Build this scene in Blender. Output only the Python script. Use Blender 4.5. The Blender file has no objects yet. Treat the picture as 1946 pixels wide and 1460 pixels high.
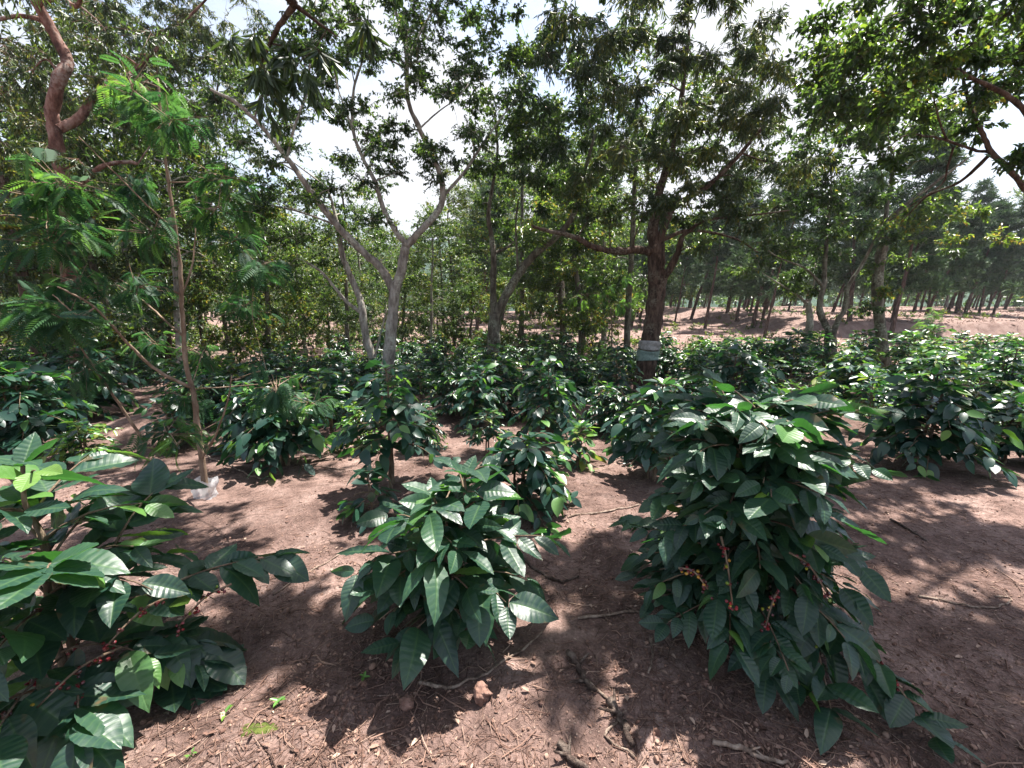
import bpy, math, random
import numpy as np

# ------------------------------------------------------------------ camera model
W, H = 1946.0, 1460.0
FPX = 816.0                       # focal length in photo pixels
HORIZON = 590.0
EYE = 1.5
PITCH = math.atan((H/2 - HORIZON) / FPX)
CP, SP = math.cos(PITCH), math.sin(PITCH)
SUN_EL, SUN_AZ = math.radians(69), math.radians(42)
SUN = np.array([math.sin(SUN_AZ)*math.cos(SUN_EL), math.cos(SUN_AZ)*math.cos(SUN_EL), math.sin(SUN_EL)])

def ray(px, py):
    x, u = (px - W/2)/FPX, (H/2 - py)/FPX
    return np.array([x, CP + u*SP, -SP + u*CP])

def at(px, py, Y):                # the point seen at that pixel, Y metres ahead
    d = ray(px, py)
    return np.array([0, 0, EYE]) + d*(Y/d[1])

def zdepth(p): return p[1]*CP - (p[2]-EYE)*SP
def project(p):
    z = zdepth(p); u = p[1]*SP + (p[2]-EYE)*CP
    return W/2 + FPX*p[0]/z, H/2 - FPX*u/z

# ------------------------------------------------------------------ noise
def _hash(ix, iy, s):
    h = (ix.astype(np.int64)*374761393 + iy.astype(np.int64)*668265263 + s*1442695041) & 0x7fffffff
    h = ((h ^ (h >> 13))*1274126177) & 0x7fffffff
    return ((h ^ (h >> 16)) & 0xffff)/65535.0
def vnoise(x, y, s=0):
    x = np.asarray(x, float); y = np.asarray(y, float)
    ix, iy = np.floor(x), np.floor(y); fx, fy = x-ix, y-iy
    fx, fy = fx*fx*(3-2*fx), fy*fy*(3-2*fy)
    a, b = _hash(ix, iy, s), _hash(ix+1, iy, s); c, d = _hash(ix, iy+1, s), _hash(ix+1, iy+1, s)
    return (a*(1-fx)+b*fx)*(1-fy) + (c*(1-fx)+d*fx)*fy - .5
def smooth(a, b, v):
    t = np.clip((np.asarray(v, float)-a)/(b-a), 0, 1); return t*t*(3-2*t)

def terrain(x, y):
    x = np.asarray(x, float); y = np.asarray(y, float)
    r = np.hypot(x, y)
    z = .16*vnoise(x*.35+3, y*.35, 1) + .07*vnoise(x*1.1, y*1.1, 2)
    z = z + .035*vnoise(x*3.3, y*3.3, 3) + .022*vnoise(x*8, y*8, 4)*np.exp(-r/14) + .016*vnoise(x*17, y*17, 5)*np.exp(-r/8) + .010*vnoise(x*37, y*37, 6)*np.exp(-r/5)
    z = z + .30*np.exp(-(((x+4.55)/.85)**2 + ((y-5.6)/.7)**2))            # bare mound by the sapling
    z = z + 1.15*smooth(11, 60, y)                                            # the land climbs gently
    z = z + .75*smooth(14, 17.5, x)*smooth(21.0, 21.6, y + .8*vnoise(x*.3, y*0, 9) + .3*vnoise(x*1.4, y*1.4, 10))   # the terrace bank
    z = z + .25*vnoise(x*.25, y*.25, 8)*smooth(12, 25, y)
    return z
def ground_at(px, py):
    d = ray(px, py); o = np.array([0, 0, EYE]); t = EYE/max(-d[2], 1e-3)
    for _ in range(12):
        p = o + d*t; t += (p[2]-float(terrain(p[0], p[1])))/max(-d[2], .02)*.7
    p = o + d*t; p[2] = float(terrain(p[0], p[1])); return p

# ------------------------------------------------------------------ mesh building (everything is quads, assembled with numpy)
scene = bpy.context.scene
col = scene.collection

class MB:
    def __init__(s): s.V, s.F, s.U, s.T, s.M, s.n = [], [], [], [], [], 0
    def add(s, v, f, uv=None, tint=.5, mat=0):
        v = np.asarray(v, float).reshape(-1, 3); f = np.asarray(f, np.int64).reshape(-1, 4)
        s.V.append(v); s.F.append(f + s.n)
        s.U.append(np.zeros((len(v), 2)) if uv is None else np.asarray(uv, float))
        s.T.append(np.broadcast_to(np.asarray(tint, float), (len(v),)).copy())
        s.M.append(np.full(len(f), mat, np.int32)); s.n += len(v)
    def tube(s, pts, rad, sides=8, mat=0, rough=0., rng=None, tint=.5, cap=True):
        pts = np.asarray(pts, float); n = len(pts); rad = np.broadcast_to(np.asarray(rad, float), (n,)).copy()
        if cap:
            pts = np.vstack([pts, pts[-1:] + (pts[-1]-pts[-2])*.001]); rad = np.append(rad, rad[-1]*.05); n += 1
        tg = np.gradient(pts, axis=0); tg /= np.linalg.norm(tg, axis=1, keepdims=True)+1e-12
        if cap: tg[-1] = tg[-2] = tg[-3] if n > 3 else tg[0]
        ref = np.array([.83, .31, .46]) if abs(tg[0] @ np.array([.83, .31, .46])) < .9 else np.array([0, 1., 0])
        a = np.cross(tg, ref); a /= np.linalg.norm(a, axis=1, keepdims=True)+1e-12; b = np.cross(tg, a)
        th = np.linspace(0, 2*math.pi, sides, endpoint=False)
        R = rad[:, None]*np.ones((1, sides))
        if rough and rng is not None: R = R*(1 + rough*rng.uniform(-1, 1, (n, sides)))
        v = pts[:, None, :] + R[:, :, None]*(a[:, None, :]*np.cos(th)[None, :, None] + b[:, None, :]*np.sin(th)[None, :, None])
        i = np.arange(n-1)[:, None]*sides; j = np.arange(sides)[None, :]; k = (j+1) % sides
        f = np.stack([i+j, i+k, i+sides+k, i+sides+j], -1).reshape(-1, 4)
        s.add(v.reshape(-1, 3), f, tint=tint, mat=mat)
    def spread(s, tpl, org, dirs, nrm, scale, tint, mat=0):
        """copies of a leaf template along frames: x = dirs, z near nrm"""
        tv, tf, tu = tpl; org = np.asarray(org); m = len(org)
        if m == 0: return
        x = dirs/(np.linalg.norm(dirs, axis=1, keepdims=True)+1e-9)
        y = np.cross(nrm, x); y /= (np.linalg.norm(y, axis=1, keepdims=True)+1e-9); z = np.cross(x, y)
        sc = np.asarray(scale, float); sc = sc[:, None]*np.ones((1, 3)) if sc.ndim == 1 else sc
        q = tv[None]*sc[:, None, :]
        v = org[:, None] + q[..., 0:1]*x[:, None] + q[..., 1:2]*y[:, None] + q[..., 2:3]*z[:, None]
        f = tf[None] + (np.arange(m)*len(tv))[:, None, None]
        s.add(v.reshape(-1, 3), f.reshape(-1, 4), np.tile(tu, (m, 1)), np.repeat(np.broadcast_to(tint, (m,)), len(tv)), mat)
    def prisms(s, a, b, ra, rb, mat=1, tint=.5):
        """many thin three-sided twigs at once"""
        a = np.asarray(a); b = np.asarray(b); m = len(a)
        if m == 0: return
        d = b-a; d = d/(np.linalg.norm(d, axis=1, keepdims=True)+1e-9)
        u = np.cross(d, np.array([.3, .5, .81])); u /= np.linalg.norm(u, axis=1, keepdims=True)+1e-9; w = np.cross(d, u)
        ring = [u*math.cos(t)+w*math.sin(t) for t in (0, 2.094, 4.189)]
        ra = np.broadcast_to(ra, (m,))[:, None]; rb = np.broadcast_to(rb, (m,))[:, None]
        v = np.stack([a+ring[0]*ra, a+ring[1]*ra, a+ring[2]*ra, b+ring[0]*rb, b+ring[1]*rb, b+ring[2]*rb], 1)
        f = np.array([[0, 1, 4, 3], [1, 2, 5, 4], [2, 0, 3, 5]])[None] + (np.arange(m)*6)[:, None, None]
        s.add(v.reshape(-1, 3), f.reshape(-1, 4), tint=tint, mat=mat)
    def build(s, name, mats, parent=None, origin=None, flat=False):
        V = np.concatenate(s.V); F = np.concatenate(s.F); U = np.concatenate(s.U); T = np.concatenate(s.T); M = np.concatenate(s.M)
        if origin is not None: V = V - np.asarray(origin)
        me = bpy.data.meshes.new(name)
        me.vertices.add(len(V)); me.vertices.foreach_set('co', V.astype(np.float32).ravel())
        me.loops.add(F.size); me.loops.foreach_set('vertex_index', F.astype(np.int32).ravel())
        me.polygons.add(len(F)); me.polygons.foreach_set('loop_start', np.arange(0, F.size, 4, dtype=np.int32))
        for m in mats: me.materials.append(m)
        me.polygons.foreach_set('material_index', M); me.polygons.foreach_set('use_smooth', np.full(len(F), not flat))
        uvl = me.uv_layers.new(name='UVMap'); uvl.data.foreach_set('uv', U[F.ravel()].astype(np.float32).ravel())
        at_ = me.attributes.new('tint', 'FLOAT', 'POINT'); at_.data.foreach_set('value', T.astype(np.float32))
        me.update(calc_edges=True)
        o = bpy.data.objects.new(name, me); col.objects.link(o)
        if parent is not None: o.parent = parent
        return o

def tag(o, label=None, cat=None, group=None, kind=None):
    if label: o['label'] = label
    if cat: o['category'] = cat
    if group: o['group'] = group
    if kind: o['kind'] = kind
    return o
def empty(name, loc, label, cat, group=None):
    o = bpy.data.objects.new(name, None); o.empty_display_size = .2; col.objects.link(o); o.location = loc
    return tag(o, label, cat, group)
def dup(root):
    r = root.copy(); col.objects.link(r)
    for ch in root.children:
        c = ch.copy(); col.objects.link(c); c.parent = r
    return r

def catmull(p, n=6):
    p = np.asarray(p, float)
    if len(p) < 3:
        t = np.linspace(0, 1, n+1)[:, None]; return p[0]*(1-t)+p[-1]*t
    q = np.vstack([2*p[0]-p[1], p, 2*p[-1]-p[-2]]); out = []
    for i in range(1, len(q)-2):
        for t in np.linspace(0, 1, n, endpoint=False):
            out.append(.5*((2*q[i]) + (-q[i-1]+q[i+1])*t + (2*q[i-1]-5*q[i]+4*q[i+1]-q[i+2])*t*t + (-q[i-1]+3*q[i]-3*q[i+1]+q[i+2])*t**3))
    out.append(q[-2]); return np.array(out)

# ------------------------------------------------------------------ leaf templates
def grid_leaf(nu, nv, width=.5, droop=.12, fold=.16, wave=.0, nveins=9, tip=1.0, seed=0, twist=0.):
    rng = np.random.default_rng(seed)
    t = np.linspace(0, 1, nu+1); v = np.linspace(-1, 1, nv+1)
    w = width*.5*np.clip(np.sin(math.pi*np.clip(t, 0, 1)**.82), 0, 1)**.78
    w = w*np.where(t > .86, np.clip((1-t)/.14, 0, 1)**.25, 1); w[0] = .004; w[-1] = .003
    T, Vv = np.meshgrid(t, v, indexing='ij')
    Wd = w[:, None]*np.ones_like(Vv)
    ph = rng.uniform(0, 6)
    ripple = wave*np.sin(2*math.pi*(T*nveins - np.abs(Vv)*1.1))*np.minimum(np.abs(Vv)*1.6, 1)*np.sin(math.pi*T)**.5
    edge = wave*1.5*np.sin(T*17+ph+Vv*1.5)*np.abs(Vv)**3*np.sin(math.pi*T)
    x = T - .04*np.abs(Vv)*np.sin(math.pi*T)
    y = Vv*Wd*(1-.10*fold)
    z = fold*np.abs(Vv)*Wd - droop*T**2 - .35*fold*Wd*Vv**2 + ripple + edge + twist*(T-.4)*Vv*Wd
    i = np.arange(nu)[:, None]*(nv+1); j = np.arange(nv)[None, :]
    f = np.stack([i+j, i+nv+1+j, i+nv+2+j, i+j+1], -1).reshape(-1, 4)
    return np.stack([x, y, z], -1).reshape(-1, 3), f, np.stack([T, Vv*.5+.5], -1).reshape(-1, 2)
L_HERO = [grid_leaf(34, 6, wd, d, .12+.12*(k % 4), .0075, 8+(k % 3), seed=k, twist=tw) for k, (wd, d, tw) in enumerate([(.54, .02, .15), (.58, .16, -.4), (.52, .36, .35), (.60, .10, .6), (.48, .48, -.2), (.56, -.08, -.7)])]
L_MID = [grid_leaf(7, 2, .54, d, .3, .006, 4, seed=k+9) for k, d in enumerate([.02, .2, .42])]
def simple_leaf(w, fold, droop):
    v = np.array([[0, 0, 0], [.32, w*.46, fold*w-droop*.1], [.72, w*.36, fold*w*.8-droop*.5], [1, 0, -droop], [.72, -w*.36, fold*w*.8-droop*.5], [.32, -w*.46, fold*w-droop*.1]])
    return v, np.array([[0, 3, 2, 1], [0, 5, 4, 3]]), np.array([[0, .5], [.3, 1], [.7, 1], [1, .5], [.7, 0], [.3, 0]])
L_LOW = [simple_leaf(.46, .3, .1), simple_leaf(.5, .15, .3)]
L_TREE = [simple_leaf(.5, .25, .15), simple_leaf(.42, .4, .3)]
L_NARROW = [simple_leaf(.18, .2, .35)]
def frond(npair, leafl, leafw, droop, sweep=.55):
    V, F, U = [], [], []
    def zc(t): return -droop*t*t
    t = np.linspace(0, 1, 6)
    for k in range(5):
        a, b = t[k], t[k+1]; n = len(V)
        V += [[a, .006, zc(a)], [b, .004, zc(b)], [b, -.004, zc(b)], [a, -.006, zc(a)]]; F.append([n, n+1, n+2, n+3]); U += [[a, .5]]*4
    for k in range(npair):
        q = .12 + .86*k/(npair-1); L = leafl*(math.sin(math.pi*(.18+.74*q))**.8)
        for sgn in (1, -1):
            n = len(V); bx, bz = q, zc(q)
            dx, dy = L*sweep, sgn*L*.84
            px_, py_ = -dy/L*leafw, dx/L*leafw
            V += [[bx, 0, bz], [bx+dx*.45+px_, dy*.45+py_*sgn*0+py_, bz+.01], [bx+dx, dy, bz-.05*L-.02], [bx+dx*.45-px_, dy*.45-py_, bz]]
            F.append([n, n+1, n+2, n+3]); U += [[q, .5], [q, .6], [q, 1], [q, .4]]
    return np.array(V), np.array(F), np.array(U)
L_FROND = [frond(13, .34, .026, .22), frond(11, .38, .03, .45)]
L_FERN = [frond(13, .40, .034, .3), frond(11, .34, .04, .5)]

# ------------------------------------------------------------------ materials
def new_mat(name):
    m = bpy.data.materials.new(name); m.use_nodes = True; nt = m.node_tree; nt.nodes.clear()
    return m, nt, nt.nodes, nt.links
def nd(nodes, t, **kw):
    n = nodes.new(t)
    for k, v in kw.items():
        if k.startswith('i_'):
            n.inputs[k[2:].replace('_', ' ')].default_value = v
        else: setattr(n, k, v)
    return n
def ramp(nodes, stops):
    r = nodes.new('ShaderNodeValToRGB'); e = r.color_ramp.elements
    e[0].position, e[0].color = stops[0][0], (*stops[0][1], 1); e[1].position, e[1].color = stops[-1][0], (*stops[-1][1], 1)
    for p, c in stops[1:-1]:
        x = e.new(p); x.color = (*c, 1)
    return r
def mix_rgb(nodes, links, fac, a, b, mode='MIX'):
    m = nodes.new('ShaderNodeMix'); m.data_type = 'RGBA'; m.blend_type = mode
    for sock, val in ((m.inputs[0], fac), (m.inputs[6], a), (m.inputs[7], b)):
        if hasattr(val, 'is_linked') or isinstance(val, bpy.types.NodeSocket): links.new(val, sock)
        elif isinstance(val, (int, float)): sock.default_value = val
        else: sock.default_value = (*val, 1)
    return m.outputs[2]

def leaf_mat(name, stops, trans_stops, rough=.4, trans=.3, spec=.5, veins=0., nveins=9):
    m, nt, N, L = new_mat(name)
    a = nd(N, 'ShaderNodeAttribute', attribute_name='tint')
    c = ramp(N, stops); L.new(a.outputs['Fac'], c.inputs['Fac'])
    tc = ramp(N, trans_stops); L.new(a.outputs['Fac'], tc.inputs['Fac'])
    base = c.outputs['Color']
    p = nd(N, 'ShaderNodeBsdfPrincipled'); p.inputs['Roughness'].default_value = rough; p.inputs['Specular IOR Level'].default_value = spec
    t = nd(N, 'ShaderNodeBsdfTranslucent')
    if veins:
        uv = nd(N, 'ShaderNodeUVMap', uv_map='UVMap'); sp = nd(N, 'ShaderNodeSeparateXYZ'); L.new(uv.outputs['UV'], sp.inputs[0])
        tw = nd(N, 'ShaderNodeTexCoord'); wn = nd(N, 'ShaderNodeTexNoise', i_Scale=9., i_Detail=2.); L.new(tw.outputs['Object'], wn.inputs['Vector'])
        def mth(op, x, y=None):
            k = nd(N, 'ShaderNodeMath', operation=op)
            for s, v in zip(k.inputs, (x, y)):
                if v is None: continue
                if isinstance(v, (int, float)): s.default_value = v
                else: L.new(v, s)
            return k.outputs[0]
        av = mth('ABSOLUTE', mth('MULTIPLY', mth('SUBTRACT', sp.outputs['Y'], .5), 2.))
        ph = mth('ADD', mth('SUBTRACT', mth('MULTIPLY', sp.outputs['X'], float(nveins)), mth('MULTIPLY', av, 1.1)), mth('MULTIPLY', wn.outputs['Fac'], 1.6))
        tri = mth('ABSOLUTE', mth('SUBTRACT', mth('FRACT', ph), .5))             # .5 on the vein, 0 between
        vein = mth('POWER', mth('MULTIPLY', tri, 2.), 7.)
        mid = mth('POWER', mth('SUBTRACT', 1., mth('MINIMUM', mth('MULTIPLY', av, 5.), 1.)), 2.)
        both = mth('MAXIMUM', mth('MULTIPLY', vein, .55), mid)
        base = mix_rgb(N, L, mth('MULTIPLY', both, veins), base, (.13, .24, .07))
        tx = nd(N, 'ShaderNodeTexCoord'); nz = nd(N, 'ShaderNodeTexNoise', i_Scale=38., i_Detail=3.); L.new(tx.outputs['Object'], nz.inputs['Vector'])
        base = mix_rgb(N, L, mth('MULTIPLY', mth('SUBTRACT', nz.outputs['Fac'], .35), .5), base, (.05, .10, .035))
        n2 = nd(N, 'ShaderNodeTexNoise', i_Scale=13., i_Detail=5.); L.new(tx.outputs['Object'], n2.inputs['Vector'])
        rim = mth('ADD', mth('MULTIPLY', mth('POWER', av, 3.), .10), n2.outputs['Fac'])               # scorched rims and spots
        sp_ = ramp(N, [(.70, (0, 0, 0)), (.76, (1, 1, 1))]); L.new(rim, sp_.inputs['Fac'])
        base = mix_rgb(N, L, mth('MULTIPLY', sp_.outputs['Color'], .8), base, (.10, .065, .03))
        hgt = mth('SUBTRACT', mth('MULTIPLY', mth('SUBTRACT', .5, tri), 1.2), mth('MULTIPLY', mid, .8))
        hgt = mth('ADD', hgt, mth('MULTIPLY', nz.outputs['Fac'], .35))
        bp = nd(N, 'ShaderNodeBump', i_Strength=.3, i_Distance=.004); L.new(hgt, bp.inputs['Height'])
        L.new(bp.outputs['Normal'], p.inputs['Normal'])
        mr = nd(N, 'ShaderNodeMapRange'); mr.inputs[3].default_value = rough-.08; mr.inputs[4].default_value = rough+.14
        L.new(nz.outputs['Fac'], mr.inputs[0]); L.new(mr.outputs[0], p.inputs['Roughness'])
    L.new(base, p.inputs['Base Color']); L.new(tc.outputs['Color'], t.inputs['Color'])
    mx = nd(N, 'ShaderNodeMixShader'); mx.inputs[0].default_value = trans
    L.new(p.outputs[0], mx.inputs[1]); L.new(t.outputs[0], mx.inputs[2])
    o = nd(N, 'ShaderNodeOutputMaterial'); L.new(mx.outputs[0], o.inputs['Surface'])
    return m

COFFEE_STOPS = [(0, (.008, .032, .026)), (.5, (.014, .048, .034)), (.80, (.024, .070, .038)), (.93, (.085, .20, .035)), (1, (.17, .19, .03))]
COFFEE_TR = [(0, (.03, .12, .02)), (.8, (.06, .22, .03)), (.93, (.30, .62, .06)), (1, (.4, .42, .05))]
M_COFFEE = leaf_mat('coffee_leaf_veined', COFFEE_STOPS, COFFEE_TR, .40, .28, .6, veins=.36, nveins=9)
M_COFFEE_FAR = leaf_mat('coffee_leaf', COFFEE_STOPS, COFFEE_TR, .36, .24, .55)
M_TREE = leaf_mat('shade_tree_leaf', [(0, (.017, .040, .022)), (.6, (.032, .066, .026)), (.9, (.07, .13, .025)), (1, (.20, .17, .03))],
                  [(0, (.04, .09, .02)), (.6, (.12, .22, .03)), (.9, (.28, .42, .04)), (1, (.45, .35, .05))], .32, .40, .5)
M_GREV = leaf_mat('grevillea_leaf', [(0, (.024, .046, .022)), (.6, (.040, .070, .028)), (1, (.13, .13, .03))],
                  [(0, (.06, .11, .02)), (.6, (.14, .22, .03)), (1, (.34, .32, .04))], .42, .36, .45)
M_FERN = leaf_mat('feathery_leaf', [(0, (.015, .046, .028)), (.6, (.028, .080, .034)), (1, (.08, .18, .035))],
                  [(0, (.04, .14, .04)), (.6, (.10, .27, .05)), (1, (.26, .50, .06))], .58, .34, .25)
M_NEEDLE = leaf_mat('pine_needle', [(0, (.024, .055, .032)), (.6, (.045, .090, .045)), (1, (.08, .13, .05))],
                    [(0, (.05, .10, .04)), (1, (.12, .20, .06))], .5, .22, .3)

def bark(name, c0, c1, c2, scale=9., patch=None, stretch=5., bump=.5):
    m, nt, N, L = new_mat(name)
    tx = nd(N, 'ShaderNodeTexCoord'); mp = nd(N, 'ShaderNodeMapping'); mp.inputs['Scale'].default_value = (stretch, stretch, 1)
    L.new(tx.outputs['Object'], mp.inputs['Vector'])
    n1 = nd(N, 'ShaderNodeTexNoise', i_Scale=scale*.45, i_Detail=8., i_Roughness=.65); L.new(mp.outputs[0], n1.inputs['Vector'])
    n2 = nd(N, 'ShaderNodeTexNoise', i_Scale=2.6, i_Detail=5., i_Roughness=.6); L.new(tx.outputs['Object'], n2.inputs['Vector'])
    n3 = nd(N, 'ShaderNodeTexNoise', i_Scale=26., i_Detail=4.); L.new(tx.outputs['Object'], n3.inputs['Vector'])
    r = ramp(N, [(.36, c0), (.5, c1), (.64, c2)]); L.new(n1.outputs['Fac'], r.inputs['Fac'])
    c = r.outputs['Color']
    if patch:
        rp = ramp(N, [(.50, (0, 0, 0)), (.60, (1, 1, 1))]); L.new(n2.outputs['Fac'], rp.inputs['Fac'])
        rq = ramp(N, [(.40, (0, 0, 0)), (.6, (1, 1, 1))]); L.new(n3.outputs['Fac'], rq.inputs['Fac'])
        mm = nd(N, 'ShaderNodeMath', operation='MULTIPLY'); L.new(rp.outputs['Color'], mm.inputs[0]); L.new(rq.outputs['Color'], mm.inputs[1])
        c = mix_rgb(N, L, mm.outputs[0], c, patch)
    b = nd(N, 'ShaderNodeBump', i_Strength=min(1., bump*1.5), i_Distance=.05); L.new(n1.outputs['Fac'], b.inputs['Height'])
    b2 = nd(N, 'ShaderNodeBump', i_Strength=.3, i_Distance=.008); L.new(n3.outputs['Fac'], b2.inputs['Height']); L.new(b.outputs['Normal'], b2.inputs['Normal'])
    p = nd(N, 'ShaderNodeBsdfPrincipled', i_Roughness=.9); p.inputs['Specular IOR Level'].default_value = .15
    L.new(c, p.inputs['Base Color']); L.new(b2.outputs['Normal'], p.inputs['Normal'])
    o = nd(N, 'ShaderNodeOutputMaterial'); L.new(p.outputs[0], o.inputs['Surface']); return m
B_PALE = bark('pale_bark', (.12, .10, .088), (.25, .222, .195), (.38, .35, .315), patch=(.40, .40, .34), stretch=3, bump=.4)
B_RED = bark('peeling_red_bark', (.05, .026, .022), (.15, .075, .058), (.27, .17, .14), patch=(.27, .21, .185), stretch=2.2, bump=.9)
B_DARK = bark('dark_bark', (.025, .017, .013), (.07, .045, .034), (.13, .09, .07), patch=(.15, .13, .10), stretch=4, bump=.9)
B_LICHEN = bark('lichened_bark', (.05, .042, .034), (.11, .095, .075), (.2, .18, .145), patch=(.26, .27, .21), stretch=3, bump=.7)
B_SAP = bark('sapling_bark', (.11, .075, .055), (.20, .14, .10), (.30, .23, .175), scale=14, stretch=2, bump=.35)
B_PINE = bark('pine_bark', (.035, .025, .022), (.09, .06, .05), (.17, .12, .10), stretch=4, bump=.7)
B_TWIG = bark('coffee_stem_bark', (.07, .05, .035), (.14, .10, .07), (.22, .17, .12), scale=20, stretch=2, bump=.3)
B_STICK = bark('weathered_stick', (.09, .065, .05), (.2, .145, .115), (.34, .27, .22), scale=22, stretch=2, bump=.5)
B_ROT = bark('rotten_wood', (.03, .022, .018), (.085, .06, .05), (.19, .15, .125), scale=22, stretch=2, bump=.8)

def soil():
    m, nt, N, L = new_mat('reddish_soil')
    tx = nd(N, 'ShaderNodeTexCoord'); P = tx.outputs['Object']
    def noise(s, d=6., r=.6):
        n = nd(N, 'ShaderNodeTexNoise', i_Scale=s, i_Detail=d, i_Roughness=r); L.new(P, n.inputs['Vector']); return n.outputs['Fac']
    big, mid, fine, vf = noise(.55), noise(3.2, 8., .65), noise(26., 6., .7), noise(95., 4., .7)
    r1 = ramp(N, [(.32, (.112, .075, .064)), (.5, (.200, .138, .119)), (.68, (.30, .222, .195))]); L.new(mid, r1.inputs['Fac'])
    r2 = ramp(N, [(.36, (.62, .58, .58)), (.64, (1.12, 1.08, 1.08))]); L.new(big, r2.inputs['Fac'])
    c = mix_rgb(N, L, 1., r1.outputs['Color'], r2.outputs['Color'], 'MULTIPLY')
    r3 = ramp(N, [(.28, (.5, .47, .46)), (.5, (1, 1, 1)), (.74, (1.5, 1.45, 1.42))]); L.new(fine, r3.inputs['Fac'])
    c = mix_rgb(N, L, .85, c, r3.outputs['Color'], 'MULTIPLY')
    r4 = ramp(N, [(.34, (.5, .5, .5)), (.6, (1.1, 1.1, 1.1)), (.74, (2.0, 1.95, 1.9))]); L.new(vf, r4.inputs['Fac'])
    c = mix_rgb(N, L, .6, c, r4.outputs['Color'], 'MULTIPLY')
    vo = nd(N, 'ShaderNodeTexVoronoi', i_Scale=62.); L.new(P, vo.inputs['Vector'])
    rv = ramp(N, [(.12, (1, 1, 1)), (.38, (0, 0, 0))]); L.new(vo.outputs['Distance'], rv.inputs['Fac'])
    sepc = nd(N, 'ShaderNodeSeparateColor'); L.new(vo.outputs['Color'], sepc.inputs[0])
    g = nd(N, 'ShaderNodeMath', operation='GREATER_THAN'); g.inputs[1].default_value = .80; L.new(sepc.outputs[0], g.inputs[0])
    gm = nd(N, 'ShaderNodeMath', operation='MULTIPLY'); L.new(g.outputs[0], gm.inputs[0]); L.new(rv.outputs['Color'], gm.inputs[1])
    c = mix_rgb(N, L, gm.outputs[0], c, (.30, .215, .18))
    # distant needle carpet under the pines: redder ground beyond the coffee
    sx = nd(N, 'ShaderNodeSeparateXYZ'); L.new(P, sx.inputs[0])
    far = nd(N, 'ShaderNodeMapRange'); far.inputs[1].default_value = 9.; far.inputs[2].default_value = 16.; L.new(sx.outputs['Y'], far.inputs[0])
    rf = ramp(N, [(.35, (.15, .098, .085)), (.6, (.24, .172, .15))]); L.new(mid, rf.inputs['Fac'])
    ff = nd(N, 'ShaderNodeMath', operation='MULTIPLY'); ff.inputs[1].default_value = .8; L.new(far.outputs[0], ff.inputs[0])
    c = mix_rgb(N, L, ff.outputs[0], c, rf.outputs['Color'])
    b1 = nd(N, 'ShaderNodeBump', i_Strength=.8, i_Distance=.03); L.new(fine, b1.inputs['Height'])
    b2 = nd(N, 'ShaderNodeBump', i_Strength=.7, i_Distance=.010); L.new(vf, b2.inputs['Height']); L.new(b1.outputs['Normal'], b2.inputs['Normal'])
    b3 = nd(N, 'ShaderNodeBump', i_Strength=.8, i_Distance=.012); L.new(gm.outputs[0], b3.inputs['Height']); L.new(b2.outputs['Normal'], b3.inputs['Normal'])
    p = nd(N, 'ShaderNodeBsdfPrincipled', i_Roughness=.95); p.inputs['Specular IOR Level'].default_value = .12
    L.new(c, p.inputs['Base Color']); L.new(b3.outputs['Normal'], p.inputs['Normal'])
    o = nd(N, 'ShaderNodeOutputMaterial'); L.new(p.outputs[0], o.inputs['Surface']); return m
M_SOIL = soil()
def plain(name, stops, rough=.7, spec=.3, attr=True, bump=0., bscale=40., coat=0.):
    m, nt, N, L = new_mat(name)
    p = nd(N, 'ShaderNodeBsdfPrincipled', i_Roughness=rough); p.inputs['Specular IOR Level'].default_value = spec; p.inputs['Coat Weight'].default_value = coat
    r = ramp(N, stops)
    tx = nd(N, 'ShaderNodeTexCoord'); n = nd(N, 'ShaderNodeTexNoise', i_Scale=bscale, i_Detail=6.); L.new(tx.outputs['Object'], n.inputs['Vector'])
    if attr:
        a = nd(N, 'ShaderNodeAttribute', attribute_name='tint'); L.new(a.outputs['Fac'], r.inputs['Fac'])
    else: L.new(n.outputs['Fac'], r.inputs['Fac'])
    if bump:
        b = nd(N, 'ShaderNodeBump', i_Strength=bump, i_Distance=.02); L.new(n.outputs['Fac'], b.inputs['Height']); L.new(b.outputs['Normal'], p.inputs['Normal'])
    L.new(r.outputs['Color'], p.inputs['Base Color'])
    o = nd(N, 'ShaderNodeOutputMaterial'); L.new(p.outputs[0], o.inputs['Surface']); return m
M_LITTER = plain('dry_litter', [(0, (.045, .028, .022)), (.4, (.13, .072, .055)), (.7, (.24, .15, .115)), (1, (.40, .30, .235))], .8, .25)
M_BERRY = plain('coffee_cherry_skin', [(0, (.02, .004, .004)), (.3, (.10, .006, .010)), (.75, (.30, .012, .020)), (.88, (.34, .20, .02)), (1, (.10, .20, .02))], .3, .5, coat=.2)
M_CLOD = plain('dried_clod', [(.3, (.10, .055, .042)), (.7, (.26, .16, .13))], .95, .1, attr=False, bump=1., bscale=30.)
M_MOSS = plain('moss', [(.3, (.03, .045, .01)), (.7, (.10, .12, .03))], .95, .1, attr=False, bump=1., bscale=60.)
M_TAPE = plain('white_plastic_wrap', [(.3, (.15, .14, .135)), (.7, (.34, .325, .315))], .45, .5, attr=False, bump=.5, bscale=18.)
M_GREEN = plain('green_plastic_wrap', [(.3, (.10, .15, .13)), (.7, (.20, .27, .235))], .5, .4, attr=False, bump=.6, bscale=22.)
M_WHITE = plain('lime_wash', [(.3, (.42, .40, .38)), (.7, (.60, .58, .55))], .9, .1, attr=False, bump=.5, bscale=18.)
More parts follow.
